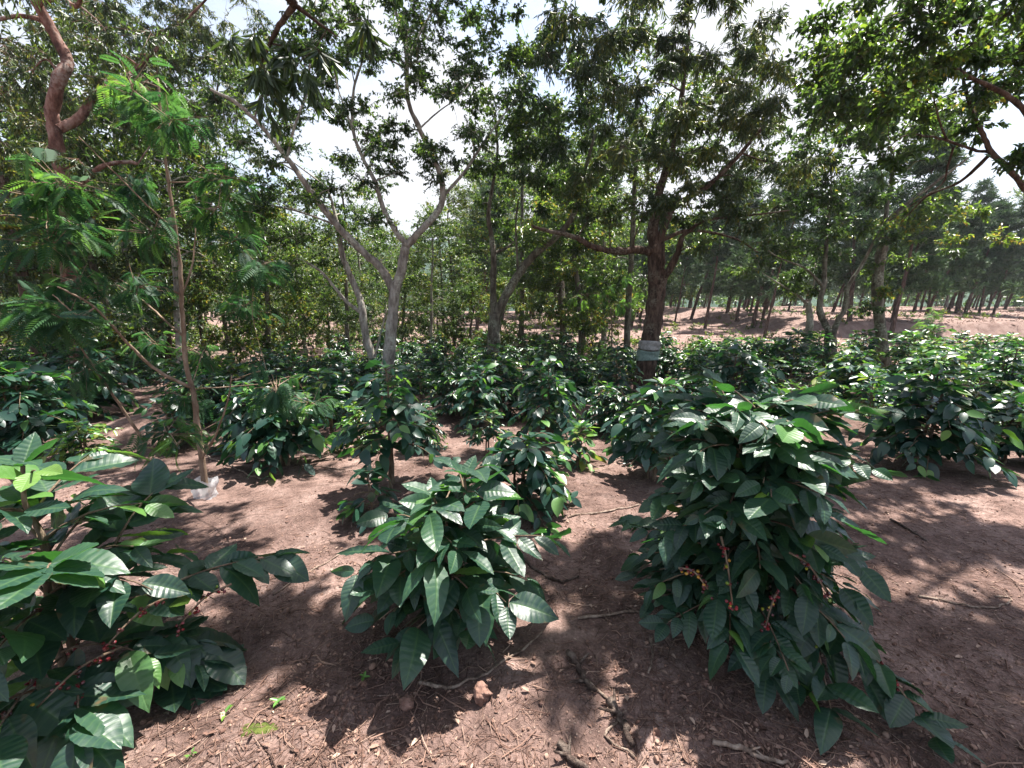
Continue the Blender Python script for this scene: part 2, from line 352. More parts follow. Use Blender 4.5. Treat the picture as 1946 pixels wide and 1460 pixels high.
def sleeve_mat():
    m, nt, N, L = new_mat('milky_plastic')
    p = nd(N, 'ShaderNodeBsdfPrincipled', i_Roughness=.28); p.inputs['Base Color'].default_value = (.62, .62, .65, 1)
    tx = nd(N, 'ShaderNodeTexCoord'); n = nd(N, 'ShaderNodeTexNoise', i_Scale=22., i_Detail=4.); L.new(tx.outputs['Object'], n.inputs['Vector'])
    b = nd(N, 'ShaderNodeBump', i_Strength=.5, i_Distance=.02); L.new(n.outputs['Fac'], b.inputs['Height']); L.new(b.outputs['Normal'], p.inputs['Normal'])
    tr = nd(N, 'ShaderNodeBsdfTransparent'); tl = nd(N, 'ShaderNodeBsdfTranslucent'); tl.inputs[0].default_value = (.7, .7, .72, 1)
    m1 = nd(N, 'ShaderNodeMixShader'); m1.inputs[0].default_value = .35; L.new(p.outputs[0], m1.inputs[1]); L.new(tl.outputs[0], m1.inputs[2])
    m2 = nd(N, 'ShaderNodeMixShader'); m2.inputs[0].default_value = .34; L.new(m1.outputs[0], m2.inputs[1]); L.new(tr.outputs[0], m2.inputs[2])
    o = nd(N, 'ShaderNodeOutputMaterial'); L.new(m2.outputs[0], o.inputs['Surface']); return m
M_SLEEVE = sleeve_mat()
M_HILL = plain('wooded_hill', [(.3, (.016, .034, .026)), (.55, (.030, .055, .036)), (.75, (.05, .08, .045))], .9, .1, attr=False, bump=1., bscale=.12)

# ------------------------------------------------------------------ ground
def build_ground():
    nr, na = 430, 620
    r = np.concatenate([[.25], .4*np.exp(np.linspace(0, math.log(360/.4), nr-1))])
    # more columns ahead than behind
    u = np.linspace(-1, 1, na, endpoint=False); ang = math.pi*(u*.58 + .42*u**3)
    R, A = np.meshgrid(r, ang, indexing='ij'); X, Y = R*np.sin(A), R*np.cos(A)
    Z = terrain(X, Y)
    v = np.stack([X, Y, Z], -1).reshape(-1, 3)
    i = np.arange(nr-1)[:, None]*na; j = np.arange(na)[None, :]; k = (j+1) % na
    f = np.stack([i+j, i+na+j, i+na+k, i+k], -1).reshape(-1, 4)
    mb = MB(); mb.add(v, f)
    c = np.arange(0, na, 2)            # the small disc under the viewer
    mb.add([[0, 0, float(terrain(0, 0))]], np.zeros((0, 4), int)); ci = mb.n-1
    q = np.stack([np.full(len(c), ci), c, c+1, (c+2) % na], -1); mb.F.append(q); mb.M.append(np.zeros(len(q), np.int32))
    tag(mb.build('ground', [M_SOIL]), kind='structure')
    # wooded hills far off
    mb = MB(); th = np.linspace(-1.45, 1.45, 260); rr = np.linspace(150, 330, 46); A, R = np.meshgrid(th, rr, indexing='ij')
    k = (R-150)/180
    X, Y = R*np.sin(A), R*np.cos(A)
    hgt = (34 + 17*np.sin(A*2.1+2.0) + 9*np.sin(A*5.3+.6))*np.sin(np.clip(k, 0, 1)*math.pi*.55) - 3
    Z = hgt + (3*vnoise(X*.15, Y*.15, 21) + 2*vnoise(X*.4, Y*.4, 22))*smooth(0, .1, k)
    i = np.arange(len(th)-1)[:, None]*len(rr); j = np.arange(len(rr)-1)[None, :]
    f = np.stack([i+j, i+j+1, i+len(rr)+j+1, i+len(rr)+j], -1).reshape(-1, 4)
    mb.add(np.stack([X, Y, Z], -1).reshape(-1, 3), f); tag(mb.build('hills', [M_HILL]), kind='structure')
build_ground()

# ------------------------------------------------------------------ coffee bushes
def nrmz(v): return v/(np.linalg.norm(v, axis=-1, keepdims=True)+1e-9)
BALL = None
def berry_tpl():
    n = 3; g = np.linspace(-1, 1, n); V, F = [], []
    for ax in range(3):
        for s in (-1, 1):
            b = len(V)
            for p in g:
                for q in g:
                    w = [0, 0, 0]; w[ax] = s; w[(ax+1) % 3] = p; w[(ax+2) % 3] = q*s; w = np.array(w); V.append(w/np.linalg.norm(w))
            for a in range(n-1):
                for c in range(n-1): F.append([b+a*n+c, b+(a+1)*n+c, b+(a+1)*n+c+1, b+a*n+c+1])
    V = np.array(V); return V, np.array(F), np.zeros((len(V), 2))
T_BALL = berry_tpl()

def coffee_parts(seed, h, rad, nstem=2, L=.15, lod=1, low=.16, step=.075, prof=None, extra=(), young=.07, origin=(0, 0, 0), droop=.45, pale=0., nberry=0, dens=1., strings=()):
    """returns (stem builder, foliage builder, list of berry builders); bush stands at the origin"""
    rng = np.random.default_rng(seed); st, fo, be = MB(), MB(), []
    tpls = {0: L_HERO, 1: L_MID, 2: L_LOW}[lod]
    prof = prof or (lambda t: .30 + .78*np.sin(math.pi*np.clip(t*.80+.20, 0, 1))**.9)
    O, D, Nn, S, T = [], [], [], [], []
    bpts = []
    def leaf(o, d, n, s, t): O.append(o); D.append(d); Nn.append(n); S.append(s); T.append(t)
    def branch(p0, d0, length, age):
        """one side branch: rises, then bends down under its leaves; opposite leaf pairs"""
        m = max(3, int(length/(L*.36))); t = np.linspace(0, 1, m+1)
        side = np.array([-d0[1], d0[0], 0]); side /= np.linalg.norm(side)+1e-9; bend = rng.normal(0, .12)
        rise = rng.uniform(.15, .45)*length; dr = droop*rng.uniform(.6, 1.5)*length
        P = p0 + np.outer(t, d0*length) + np.outer(t**2, side*bend*length); P[:, 2] += rise*t - (rise*.6+dr)*t**2
        P[:, 2] = np.maximum(P[:, 2], .025)
        st.tube(P, np.linspace(.0055, .0022, m+1)*(1.0 if lod < 2 else 1.4), 4 if lod else 5, tint=.6)
        start = int(m*rng.uniform(.15, .38))
        for k in range(max(1, start), m+1):
            tan = nrmz(P[k]-P[k-1]); sd = np.cross(tan, [0, 0, 1.]); sd /= np.linalg.norm(sd)+1e-9
            end = k >= m-1
            for s in (1, -1):
                if rng.random() > .93*dens: continue
                fwd = rng.uniform(.45, .8) + (.5 if end else 0)
                hang = rng.uniform(-.15, .75)*(1.15-.6*age) if not end else rng.uniform(-.2, .6)
                d = tan*fwd + sd*s*rng.uniform(.55, .95) + np.array([0, 0, -hang]) + rng.normal(0, .12, 3)
                n = np.array([0, 0, 1.]) + rng.normal(0, .42, 3) + .30*nrmz(d*np.array([1, 1, 0]))
                sz = L*rng.uniform(.60, 1.22)*(1 if not end else rng.uniform(.6, 1.05))
                tt = rng.uniform(0, .8) if rng.random() > (young*(3.2 if end else .5)) else rng.uniform(.84, .95)
                if rng.random() < pale: tt = rng.uniform(.85, 1.)
                leaf(P[k]+d*.012, d, n, sz, tt)
            if k < m*.72 and nberry: bpts.append((P[k], tan))
    for si in range(nstem):
        a0 = rng.uniform(0, 6.28); off = rng.uniform(0, .07) if nstem > 1 else 0
        base = np.array([off*math.cos(a0), off*math.sin(a0), -.04]); hh = h*(1 if si == 0 else rng.uniform(.72, .95))
        lean = np.array([math.cos(a0), math.sin(a0)])*rng.uniform(.0, .16)*(1 if nstem > 1 else .4)
        n = 9; t = np.linspace(0, 1, n)
        P = np.stack([base[0]+lean[0]*t**1.3*hh + rng.normal(0, .006, n), base[1]+lean[1]*t**1.3*hh + rng.normal(0, .006, n), base[2]+(hh*.97+.04)*t], -1)
        st.tube(catmull(P, 2), np.linspace(.014, .005, (n-1)*2+1)*(.7+.5*h), 7, tint=.3)
        az = rng.uniform(0, 6.28); z = low*h
        while z < hh*.98:
            f = z/hh; q = np.array([np.interp(z, P[:, 2], P[:, 0]), np.interp(z, P[:, 2], P[:, 1]), z])
            ln = rad*float(prof(f))*(1 if nstem == 1 else .86)
            for s in (0, math.pi):
                if rng.random() < .07: continue
                aa = az + s + rng.normal(0, .25); up = .22 + .9*max(0, f-.45)
                d = nrmz(np.array([math.cos(aa), math.sin(aa), up])); l = ln*rng.uniform(.72, 1.12)
                if l > .05: branch(q, d, l, f)
            az += math.pi/2 + rng.normal(0, .3); z += step*rng.uniform(.75, 1.25)
        for k in range(5):                     # the young tuft on top
            aa = k*1.4 + rng.normal(0, .3); d = np.array([math.cos(aa), math.sin(aa), rng.uniform(.2, 1.1)])
            leaf(P[-1], d, np.array([0, 0, 1.])-d*.3, L*rng.uniform(.5, .85), rng.uniform(.6, .95))
    for (p, q, droop_) in extra:               # long single shoots the photo shows
        p = np.asarray(p)-origin; q = np.asarray(q)-origin; ln = np.linalg.norm(q-p); m = max(4, int(ln/.045)); t = np.linspace(0, 1, m+1)
        P = p + np.outer(t, q-p); P[:, 2] += droop_*4*t*(1-t)
        st.tube(P, np.linspace(.007, .0025, m+1), 5, tint=.6)
        for k in range(int(m*.42), m+1):
            tan = nrmz(P[k]-P[k-1]); sd = nrmz(np.cross(tan, [0, 0, 1.])); end = k >= m-1
            for s in (1, -1):
                d = tan*rng.uniform(.35, .75)*(2 if end else 1) + sd*s*rng.uniform(.5, .9) + np.array([0, 0, -rng.uniform(0, .5)]) + rng.normal(0, .1, 3)
                leaf(P[k], d, np.array([0, 0, 1.])+rng.normal(0, .25, 3), L*rng.uniform(.85, 1.2), rng.uniform(.1, .8) if rng.random() > .1 else rng.uniform(.88, .95))
            if k < m*.8 and nberry: bpts.append((P[k], tan))
    O, D, Nn, S, T = map(np.array, (O, D, Nn, S, T)); pick = rng.integers(0, len(tpls), len(O))
    bare = []
    for (p, q) in strings:                     # fruiting wood, bare of leaves, hung with cherries
        p = np.asarray(p)-origin; q = np.asarray(q)-origin; P = catmull([p, (p+q)/2+[0, 0, .03], q], 4); st.tube(P, np.linspace(.005, .003, len(P)), 5, tint=.6)
        for k in range(2, len(P), 2): bare.append((P[k], nrmz(P[k]-P[k-1])))
    if bare:                                   # no leaf grows over the fruit
        pb = [project(b[0]+origin) + (b[0][1],) for b in bare]
        cen = O + D/np.linalg.norm(D, axis=1, keepdims=True)*S[:, None]*.5 + np.asarray(origin); px_, py_ = np.array([project(c) for c in cen]).T
        ok = np.ones(len(O), bool)
        for (bx, by, bd) in pb: ok &= ~((np.hypot(px_-bx, py_-by) < 24) & (cen[:, 1]-origin[1] < bd+.05))
        O, D, Nn, S, T = O[ok], D[ok], Nn[ok], S[ok], T[ok]; pick = pick[ok]
    keep = (O[:, 2] + D[:, 2]/np.linalg.norm(D, axis=1)*S) > -.01
    D[~keep, 2] = np.abs(D[~keep, 2])*.2
    for k, tp in enumerate(tpls):
        w = pick == k; sc = np.stack([S[w], S[w]*rng.uniform(.85, 1.2, w.sum()), S[w]], -1)
        fo.spread(tp, O[w], D[w], Nn[w], sc, T[w])
    rng.shuffle(bpts)
    bpts.sort(key=lambda q: q[0][1]*1.0 + .5*q[0][2] + rng.uniform(-.12, .12))   # ripe strings low on the open side
    bpts = bpts[::2] if len(bpts) > 2*nberry else bpts
    for (p, tan) in bare + bpts[:nberry]:
        mb = MB(); n = rng.integers(4, 8); ripe = rng.uniform(.05, .5); c = p + rng.normal(0, .008, (n, 3)) - np.array([0, 0, .006]) + np.outer(rng.uniform(-.016, .016, n), tan)
        tt = np.where(rng.random(n) < .88, np.clip(rng.normal(ripe, .12, n), .05, .7), rng.uniform(.85, 1., n))
        r = rng.uniform(.0048, .0066, n)
        mb.spread(T_BALL, c, rng.normal(size=(n, 3)), rng.normal(size=(n, 3)), np.stack([r*1.15, r, r], -1), tt); be.append(mb)
    return st, fo, be

def coffee(label, loc, group=None, lod=1, rot=0., **kw):
    loc = np.array([loc[0], loc[1], float(terrain(loc[0], loc[1]))]); kw.setdefault('seed', 1)
    st, fo, be = coffee_parts(lod=lod, origin=loc, **kw)
    r = empty('coffee_bush', loc, label, 'coffee bush', group)
    st.build('stem', [B_TWIG], r); fo.build('foliage', [M_COFFEE if lod == 0 else M_COFFEE_FAR], r)
    for b in be: b.build('berry_cluster', [M_BERRY], r)
    return r
G_NEAR = 'coffee bushes growing in the clearing'

# the three big bushes at the viewer's feet
g = ground_at(855, 1195)
coffee('compact coffee bush with drooping deep green leaves alone in the sunlit clearing, behind two clods', g, G_NEAR, 0, seed=11, h=.73, rad=.40, nstem=3, L=.18, low=.22, step=.070, nberry=0, young=.03, droop=.22)
g = ground_at(1400, 1180)
tr = [(g+np.array([.15, -.1, .25]), ground_at(1770, 1425)+np.array([0, 0, .05]), .07), (g+np.array([.1, -.05, .4]), ground_at(1575, 1375)+np.array([0, 0, .06]), .10),
      (g+np.array([.0, .0, .3]), ground_at(1200, 1090)+np.array([0, .1, .28]), .05)]
coffee('largest coffee bush, waist high, glossy leaves spilling to the ground and red cherries within', g, G_NEAR, 0, seed=23, h=1.08, rad=.50, nstem=4, L=.135, low=.09, step=.054, nberry=26, droop=.25, extra=tr, young=.015, strings=[(at(1500, 1050, 1.50), at(1572, 1128, 1.40)), (at(1370, 1020, 1.55), at(1392, 1150, 1.42)), (at(1290, 1080, 1.52), at(1345, 1120, 1.46)), (at(1480, 1120, 1.5), at(1455, 1190, 1.42))],
       prof=lambda t: np.interp(t, [0, .18, .45, .75, .92, 1.], [.95, 1.05, .78, .95, .8, .4]))
g = np.array([-1.62, 1.42, 0])
ex = [(g+np.array([.1, 0, .35]), at(520, 1060, 1.72), .06), (g+np.array([.1, 0, .25]), at(400, 1230, 1.50), .05), (g+np.array([.1, 0, .5]), at(300, 930, 1.7), .05),
      (g+np.array([.05, 0, .12]), at(500, 1310, 1.55), .05), (g+np.array([0, 0, .2]), at(150, 1400, 1.12), .05), (g+np.array([0, 0, .4]), at(90, 1080, 1.15), .08)]
coffee('leafy coffee bush cut by the picture edge, bright backlit leaves and strings of red cherries', g, G_NEAR, 0, seed=37, h=1.0, rad=.50, nstem=2, L=.18, low=.14, step=.10, nberry=30, droop=.25, extra=ex, young=.13, strings=[(at(330, 1130, 1.42), at(200, 1230, 1.25)), (at(230, 1230, 1.32), at(70, 1345, 1.15)), (at(440, 1110, 1.55), at(340, 1190, 1.42))])  # larger young share: brighter leaf tint standing in for backlit glow

# the middle rows, each with its own shape
MID = [  # px, base y, top y, width px, label, options
 (740, 925, 690, 235, 'bare-legged coffee bush with red cherries on its thin stem, before the pale forked tree', dict(low=.34, nberry=14, nstem=2)),
 (978, 962, 828, 275, 'small rounded coffee bush with sun-bleached top leaves just behind the compact clearing bush', dict(nstem=3, L=.13)),
 (905, 812, 700, 125, 'upright coffee bush with gaps between its stems, in line with the lichened trunk', dict(low=.3, nstem=3, L=.13)),
 (1045, 838, 690, 175, 'tall pointed coffee bush with reddish stems between the lichened trunk and the banded tree', dict(low=.22, nberry=8, nstem=2, L=.14)),
 (1235, 910, 722, 195, 'broad coffee bush with shiny grey-green leaves right in front of the banded trunk', dict(low=.3, nstem=2, L=.15, nberry=6)),
 (1745, 885, 705, 250, 'wide dark coffee bush leaning out over the litter, behind the largest bush', dict(nstem=3, L=.15)),
 (548, 885, 738, 215, 'spreading coffee bush between the feathery sapling and the bare-legged bush', dict(nstem=3, L=.15, low=.25)),
 (55, 865, 690, 260, 'shadowy coffee bush at the picture edge below the red-barked tree', dict(nstem=3, L=.16)),
 (165, 800, 640, 200, 'coffee bush with pale rounded shiny leaves beside the bare earth mound', dict(nstem=3, L=.15)),
 (345, 850, 760, 115, 'low coffee bush half hidden behind the stem of the feathery sapling', dict(nstem=2, L=.13)),
 (1088, 885, 805, 105, 'straggly yellowing coffee plant with red stems in a patch of sun', dict(nstem=2, L=.12, pale=.4, dens=.6)),
 (705, 990, 895, 95, 'knee-high young coffee plant at the foot of the bare-legged bush', dict(nstem=1, L=.13, dens=.8)),
 (1905, 880, 765, 165, 'coffee bush in deep shade at the picture edge beside the litter path', dict(nstem=3, L=.14)),
 (1905, 800, 655, 170, 'tall coffee bush rising above its neighbours at the picture edge, below the bare terrace', dict(nstem=3, L=.14)),
 (1385, 792, 668, 200, 'dense coffee bush just past the banded trunk, peeping over the largest bush', dict(nstem=3, L=.14)),
 (1170, 760, 650, 120, 'coffee bush with light tips touching the near side of the banded trunk', dict(nstem=2, L=.13)),
 (640, 800, 690, 130, 'coffee bush squeezed between the spreading bush and the pale leaning trunk', dict(nstem=2, L=.13)),
 (1600, 770, 668, 170, 'yellow-green coffee bush under the grey forked tree', dict(nstem=3, L=.13, pale=.22)),  # pale share paints the backlit look into the leaf colour
 (1760, 770, 672, 170, 'sunlit yellow-leaved coffee bush before the bare terrace', dict(nstem=3, L=.13, pale=.25)),  # sunlit look put into the leaf colour by the pale share
]
taken = [(.0, 0.)]
for i, (px, by, ty, wd, lab, kw) in enumerate(MID):
    g = ground_at(px, by); z = zdepth(g); top = at(px, ty, g[1]); h = max(.3, top[2]-g[2]); rad = wd*.5*z/FPX*.84
    kw = dict(kw); kw.setdefault('low', .18)
    coffee(lab, g, G_NEAR, 1, seed=100+i, h=h, rad=min(rad, .85), step=max(.06, h*.075), **kw); taken.append((g[0], g[1]))

LM = [(-500, 'picture edge'), (110, 'red-barked tree'), (375, 'feathery sapling'), (725, 'pale forked tree'), (940, 'lichened trunk'), (1235, 'banded tree'), (1575, 'grey forked tree'), (1946, 'picture edge')]
ORD = ['first', 'second', 'third', 'fourth', 'fifth', 'sixth', 'seventh', 'eighth', 'ninth', 'tenth', 'eleventh', 'twelfth', 'thirteenth', 'fourteenth', 'fifteenth', 'sixteenth', 'seventeenth', 'eighteenth', 'nineteenth', 'twentieth'] + ['twenty ' + q for q in ('first', 'second', 'third', 'fourth', 'fifth', 'sixth', 'seventh', 'eighth', 'ninth')] + ['thirtieth'] + ['thirty ' + q for q in ('first', 'second', 'third', 'fourth', 'fifth', 'sixth', 'seventh', 'eighth', 'ninth')] + ['fortieth']
def sort_labels(items, fmt):
    """items: (px, object); each label counts along the row between two landmark trees"""
    for k in range(len(LM)-1):
        a, b = LM[k], LM[k+1]
        seg = sorted([it for it in items if a[0] <= it[0] < b[0] or (k == len(LM)-2 and it[0] >= b[0])], key=lambda q: q[0])
        half = len(seg)//2 if k not in (0, len(LM)-2) else (0 if k == 0 else len(seg))
        for n, (_, o) in enumerate(seg):
            if n < half or k == len(LM)-2: o['label'] = fmt % (ORD[n % 40], a[1], b[1])
            else: o['label'] = fmt % (ORD[(len(seg)-1-n) % 40], b[1], a[1])

rng = np.random.default_rng(5)
protos = []
for k in range(10):
    st, fo, be = coffee_parts(200+k, [.9, .8, 1., .75, .95, .85, .9, 1.1, .7, 1.][k], [.52, .6, .44, .5, .55, .62, .4, .46, .6, .5][k], [3, 4, 2, 3, 3, 5, 2, 3, 4, 2][k], [.135, .12, .15, .13, .14, .125, .15, .13, .12, .14][k], 2, low=[.12, .1, .3, .15, .2, .06, .34, .16, .05, .25][k], step=[.075, .07, .09, .08, .07, .08, .09, .075, .07, .085][k], droop=[.45, .3, .2, .4, .6, .3, .25, .35, .5, .2][k], pale=[.03, .0, .25, .55, 0, .02, .08, 0, .0, .05][k])
    r = empty('coffee_bush', (0, 0, 0), 'x', 'coffee bush', 'coffee bushes in the far rows'); st.build('stem', [B_TWIG], r); fo.build('foliage', [M_COFFEE_FAR], r); protos.append([r, False])
TRUNKS = [at(x, y, 1)*0 + ground_at(x, y) for x, y in [(735, 735), (938, 702), (1225, 742), (1575, 702)]]
rows = []
tries = 0
while len(rows) < 172 and tries < 20000:
    tries += 1
    y = rng.uniform(4.2, 14.5); x = rng.uniform(-13.5, 13.5)
    lim = 11 + 2.5*math.cos(x*.5) if x < 3.2 else 11.5
    if y > lim: continue
    px, py = project(np.array([x, y, float(terrain(x, y))]))
    if not -60 < px < 2010: continue
    if 195 < px < 335 and y < 7.2: continue                       # bare mound
    if 1060 < px < 1160 and y < 7: continue
    if 1150 < px < 1300 and 5.4 < y < 8.6: continue                # the banded trunk stands free                       # lit gap before the banded tree
    if any(math.hypot(x-t[0], y-t[1]) < .70 for t in taken) or any(math.hypot(x-t[0], y-t[1]) < .5 for t in TRUNKS): continue
    taken.append((x, y)); rows.append((x, y, px))
items = []
for i, (x, y, px) in enumerate(rows):
    kk = (3 if rng.random() < .5 else 2) if (px > 1500 and rng.random() < .6) else int(rng.integers(0, 10)); pr = protos[kk]  # paler kinds favoured here, their tint standing in for sunlit leaves
    o = dup(pr[0]) if pr[1] else pr[0]; pr[1] = True
    s = rng.uniform(.52, .90) if y < 8.5 or x < 3 else rng.uniform(.8, 1.1); o.location = (x, y, float(terrain(x, y))); o.rotation_euler.z = rng.uniform(0, 6.28); o.scale = (s*rng.uniform(.95, 1.15),)*2 + (s,)
    items.append((px, y, o))
for pr in protos:
    if not pr[1]:
        for c in list(pr[0].children): bpy.data.objects.remove(c)
        bpy.data.objects.remove(pr[0])
for lo, hi, word in ((0, 7., 'leafy coffee bush, nearest full row, %s from %s towards %s'), (7., 9.2, 'coffee bush in middle rows, %s from %s towards %s'), (9.2, 99, 'small coffee bush in farthest rows, %s from %s towards %s')):
    sort_labels([(p, o) for p, y, o in items if lo <= y < hi], word)

# ------------------------------------------------------------------ shade trees
LIT = [(700, 1400, 330, 75), (1330, 1400, 190, 85), (930, 1230, 110, 40), (520, 960, 140, 70), (1090, 950, 120, 75), (1790, 1120, 140, 16), (600, 1090, 80, 45), (1850, 965, 90, 10), (1430, 960, 150, 60)]
class Tree:
    """limbs drawn as curves in space; foliage clumps join the nearest wood with their own twigs"""
    def __init__(s, name, label, cat, barkm, leafm, seed, group='shade trees over the coffee'):
        s.rng = np.random.default_rng(seed); s.w, s.c = MB(), MB(); s.sk, s.skr = [], []
        s.name, s.label, s.cat, s.bark, s.leaf, s.group = name, label, cat, barkm, leafm, group; s.base = None; s.extra = []; s.todo = []; s.slim = .78
    def limb(s, pts, r0, r1, sides=10, n=6, wob=.02, flare=0.):
        r0, r1 = r0*s.slim, r1*s.slim
        P = catmull(pts, n); m = len(P); t = np.linspace(0, 1, m)
        P = P + s.rng.normal(0, 1, P.shape)*wob*(r0+.05)*np.clip(t*6, 0, 1)[:, None]
        R = r0*(1-t)+r1*t
        if flare: R = R*(1 + flare*np.exp(-t*m/2.2))
        R = R*(1+s.rng.normal(0, .05, m))
        s.w.tube(P, R, sides, rough=.06, rng=s.rng)
        s.sk += list(P); s.skr += list(R)
        if s.base is None: s.base = P[0].copy()
        return P
    def clumps(s, cx, cy, rx, ry, cov, Y0, Y1, kind='broad', r=.38, size=.085, nl=170, tint=(.1, .75)):
        Ym = (Y0+Y1)/2; area = math.pi*rx*ry*(Ym/FPX)**2; n = max(1, int((1. if kind == 'fern' else 2.3)*cov*area/(math.pi*r*r)))
        for _ in range(n):
            a, q = s.rng.uniform(0, 6.28), math.sqrt(s.rng.random())
            s.todo.append((at(cx+rx*q*math.cos(a), cy+ry*q*math.sin(a), s.rng.uniform(Y0, Y1)), kind, r*s.rng.uniform(.7, 1.25), size, nl, tint))
    def clump_at(s, p, kind='broad', r=.38, size=.085, nl=170, tint=(.1, .75)): s.todo.append((np.asarray(p), kind, r*s.rng.uniform(.8, 1.2), size, nl, tint))
    def lets_sun_in(s, c, R):
        # openings cut in the unseen canopy so that sun reaches the LIT spots
        x, y = project(c)
        if c[1] > .3 and -60 < x < 2000 and y > -40: return False
        p = c - SUN*(c[2]/SUN[2])
        if p[1] < .5: return False
        x, y = project(p)
        k = .75*R*FPX/max(.8, zdepth(p))
        return any(((x-a)/(rx+k))**2 + ((y-b)/(ry+k*.6))**2 < 1 for a, b, rx, ry in LIT)
    def grow(s):
        rng = s.rng
        s.todo = [c for c in s.todo if not s.lets_sun_in(c[0], c[2])]
        sk = np.array(s.sk); rr = np.array(s.skr)
        if len(sk) and s.todo:
            d0 = [np.min(np.linalg.norm(sk-c[0], axis=1)) for c in s.todo]
            for i in np.argsort(d0):
                c = s.todo[i][0]; d = np.linalg.norm(sk-c, axis=1) + .6*np.maximum(0, sk[:, 2]-c[2]); k = int(np.argmin(d))
                p, ln = sk[k], np.linalg.norm(sk[k]-c)
                if ln < .05: continue
                r0 = min(rr[k]*.55, .012+.011*ln); mid = (p+c)/2 + rng.normal(0, .10, 3)*ln + np.array([0, 0, .10*ln])
                P = catmull([p, mid, c], 4); R = np.linspace(r0, max(.0035, r0*.3), len(P))
                s.w.tube(P, R, 5, cap=False)
                sk = np.vstack([sk, P[2:]]); rr = np.append(rr, R[2:])
        bykind = {}
        for t in s.todo: bykind.setdefault((t[1], t[3], t[4], t[5]), []).append((t[0], t[2]))
        for (kind, size, nl, tint), cs in bykind.items():
            C = np.array([c[0] for c in cs]); R = np.array([c[1] for c in cs]); foliage(s.c, rng, C, R, kind, size, nl, tint)
        return s
    def build(s):
        s.grow(); r = empty(s.name, s.base, s.label, s.cat, s.group)
        s.w.build('trunk', [s.bark], r, s.base)
        if s.c.n: s.c.build('crown', [s.leaf, s.bark], r, s.base)
        for nm, mb, m in s.extra: mb.build(nm, [m], r, s.base)
        return r

def foliage(mb, rng, C, R, kind, size, nl, tint):
    n = len(C)
    if kind == 'broad': S, K = max(3, nl//13), 13
    elif kind == 'narrow': S, K = max(3, nl//16), 16
    elif kind == 'needle': S, K = max(3, nl//14), 14
    else: S, K = max(2, nl//3), 3
    off = nrmz(rng.normal(size=(n, S, 3)))*rng.random((n, S, 1))**.45
    off[..., 2] = off[..., 2]*.62 + (.1 if kind != 'narrow' else -.15)
    off = off*R[:, None, None]; start = off*.12 + rng.normal(0, .04, off.shape)*R[:, None, None]
    a = C[:, None]+start; b = C[:, None]+off
    if kind in ('narrow',): b[..., 2] -= .35*R[:, None]*rng.random((n, S))
    mb.prisms(a.reshape(-1, 3), b.reshape(-1, 3), .004 if size < .2 else .006, .0015 if size < .2 else .003, 1)
    t = rng.uniform(.12, 1.06, (n, S, K, 1)); P = a[:, :, None]*(1-t)+b[:, :, None]*t
    dirs = nrmz(b-a)[:, :, None]*rng.uniform(.3, .9, (n, S, K, 1)) + rng.normal(0, .55, (n, S, K, 3))
    up = np.array([0, 0, 1.])
    if kind == 'broad': dirs[..., 2] -= rng.uniform(-.1, .8, (n, S, K)); nz = up + rng.normal(0, .45, dirs.shape); tp = L_TREE
    elif kind == 'narrow': dirs[..., 2] -= rng.uniform(.4, 1.8, (n, S, K)); nz = rng.normal(0, 1, dirs.shape); tp = L_NARROW
    elif kind == 'needle': dirs[..., 2] += rng.uniform(-.1, .5, (n, S, K)); nz = rng.normal(0, 1, dirs.shape); tp = L_NARROW
    elif kind == 'frond': dirs[..., 2] = dirs[..., 2]*.45 - .05; nz = up + rng.normal(0, .22, dirs.shape); tp = L_FROND
    else: dirs[..., 2] = dirs[..., 2]*.6 - rng.uniform(.1, .9, (n, S, K)); nz = up + rng.normal(0, .35, dirs.shape); tp = L_FERN
    P = P.reshape(-1, 3); dirs = dirs.reshape(-1, 3); nz = nz.reshape(-1, 3); m = len(P)
    clump_t = np.repeat(rng.uniform(-.18, .22, n), S*K)
    T = np.clip(rng.uniform(tint[0], tint[1], m) + clump_t, 0, 1); T = np.where(rng.random(m) < .012, rng.uniform(.9, 1, m), T)
    s = size*rng.uniform(.7, 1.25, m)
    pk = rng.integers(0, len(tp), m)
    for k, q in enumerate(tp):
        w = pk == k; mb.spread(q, P[w], dirs[w], nz[w], s[w], T[w])

def pts(D, *q):   # pixel polyline at depth D (+ a depth offset per point)
    return [at(p[0], p[1], D+(p[2] if len(p) > 2 else 0)) for p in q]
def root_pt(px, py):
    g = ground_at(px, py); g[2] -= .12; return g

# --- the red-barked tree at the picture edge
D = 6.4
t = Tree('shade_tree', 'old shade tree with peeling red-brown bark and a broken limb stub, by the picture edge', 'tree', B_RED, M_GREV, 301); t.slim = .62
g = at(135, 620, D); g[2] = float(terrain(g[0], g[1]))-.1
t.limb([g] + pts(D, (128, 480), (122, 360), (108, 280), (98, 210)), .155, .115, 14, flare=.35, wob=.02)
t.limb(pts(D, (98, 212), (112, 150), (128, 118, .1), (100, 60, .1), (70, 5, .0), (45, -60, .0)), .125, .085, 12, wob=.02)
t.limb(pts(D, (112, 245), (150, 225, .15), (180, 185, .3), (200, 168, .35)), .10, .075, 10, wob=.02)
t.limb(pts(D, (150, 360, .1), (190, 318, .2), (240, 308, .5), (262, 312, .6)), .055, .035, 8)
t.limb(pts(D, (70, 8), (110, -5, -.2), (145, 12, -.3), (158, -20, -.4)), .06, .03, 8)
t.limb(pts(D, (100, 45, .1), (40, 30, .1), (-30, 40, 0), (-120, 20, -.2)), .05, .02, 8)
t.limb(pts(D, (200, 168, .35), (255, 135, .7), (320, 70, 1.), (400, -10, 1.2), (450, -80, 1.4)), .05, .015, 7)
t.clumps(150, 70, 230, 150, .75, 6.5, 8.4, 'narrow', .38, .085, 300)
t.clumps(130, 200, 110, 130, .16, 5.2, 6.2, 'narrow', .3, .085, 260)
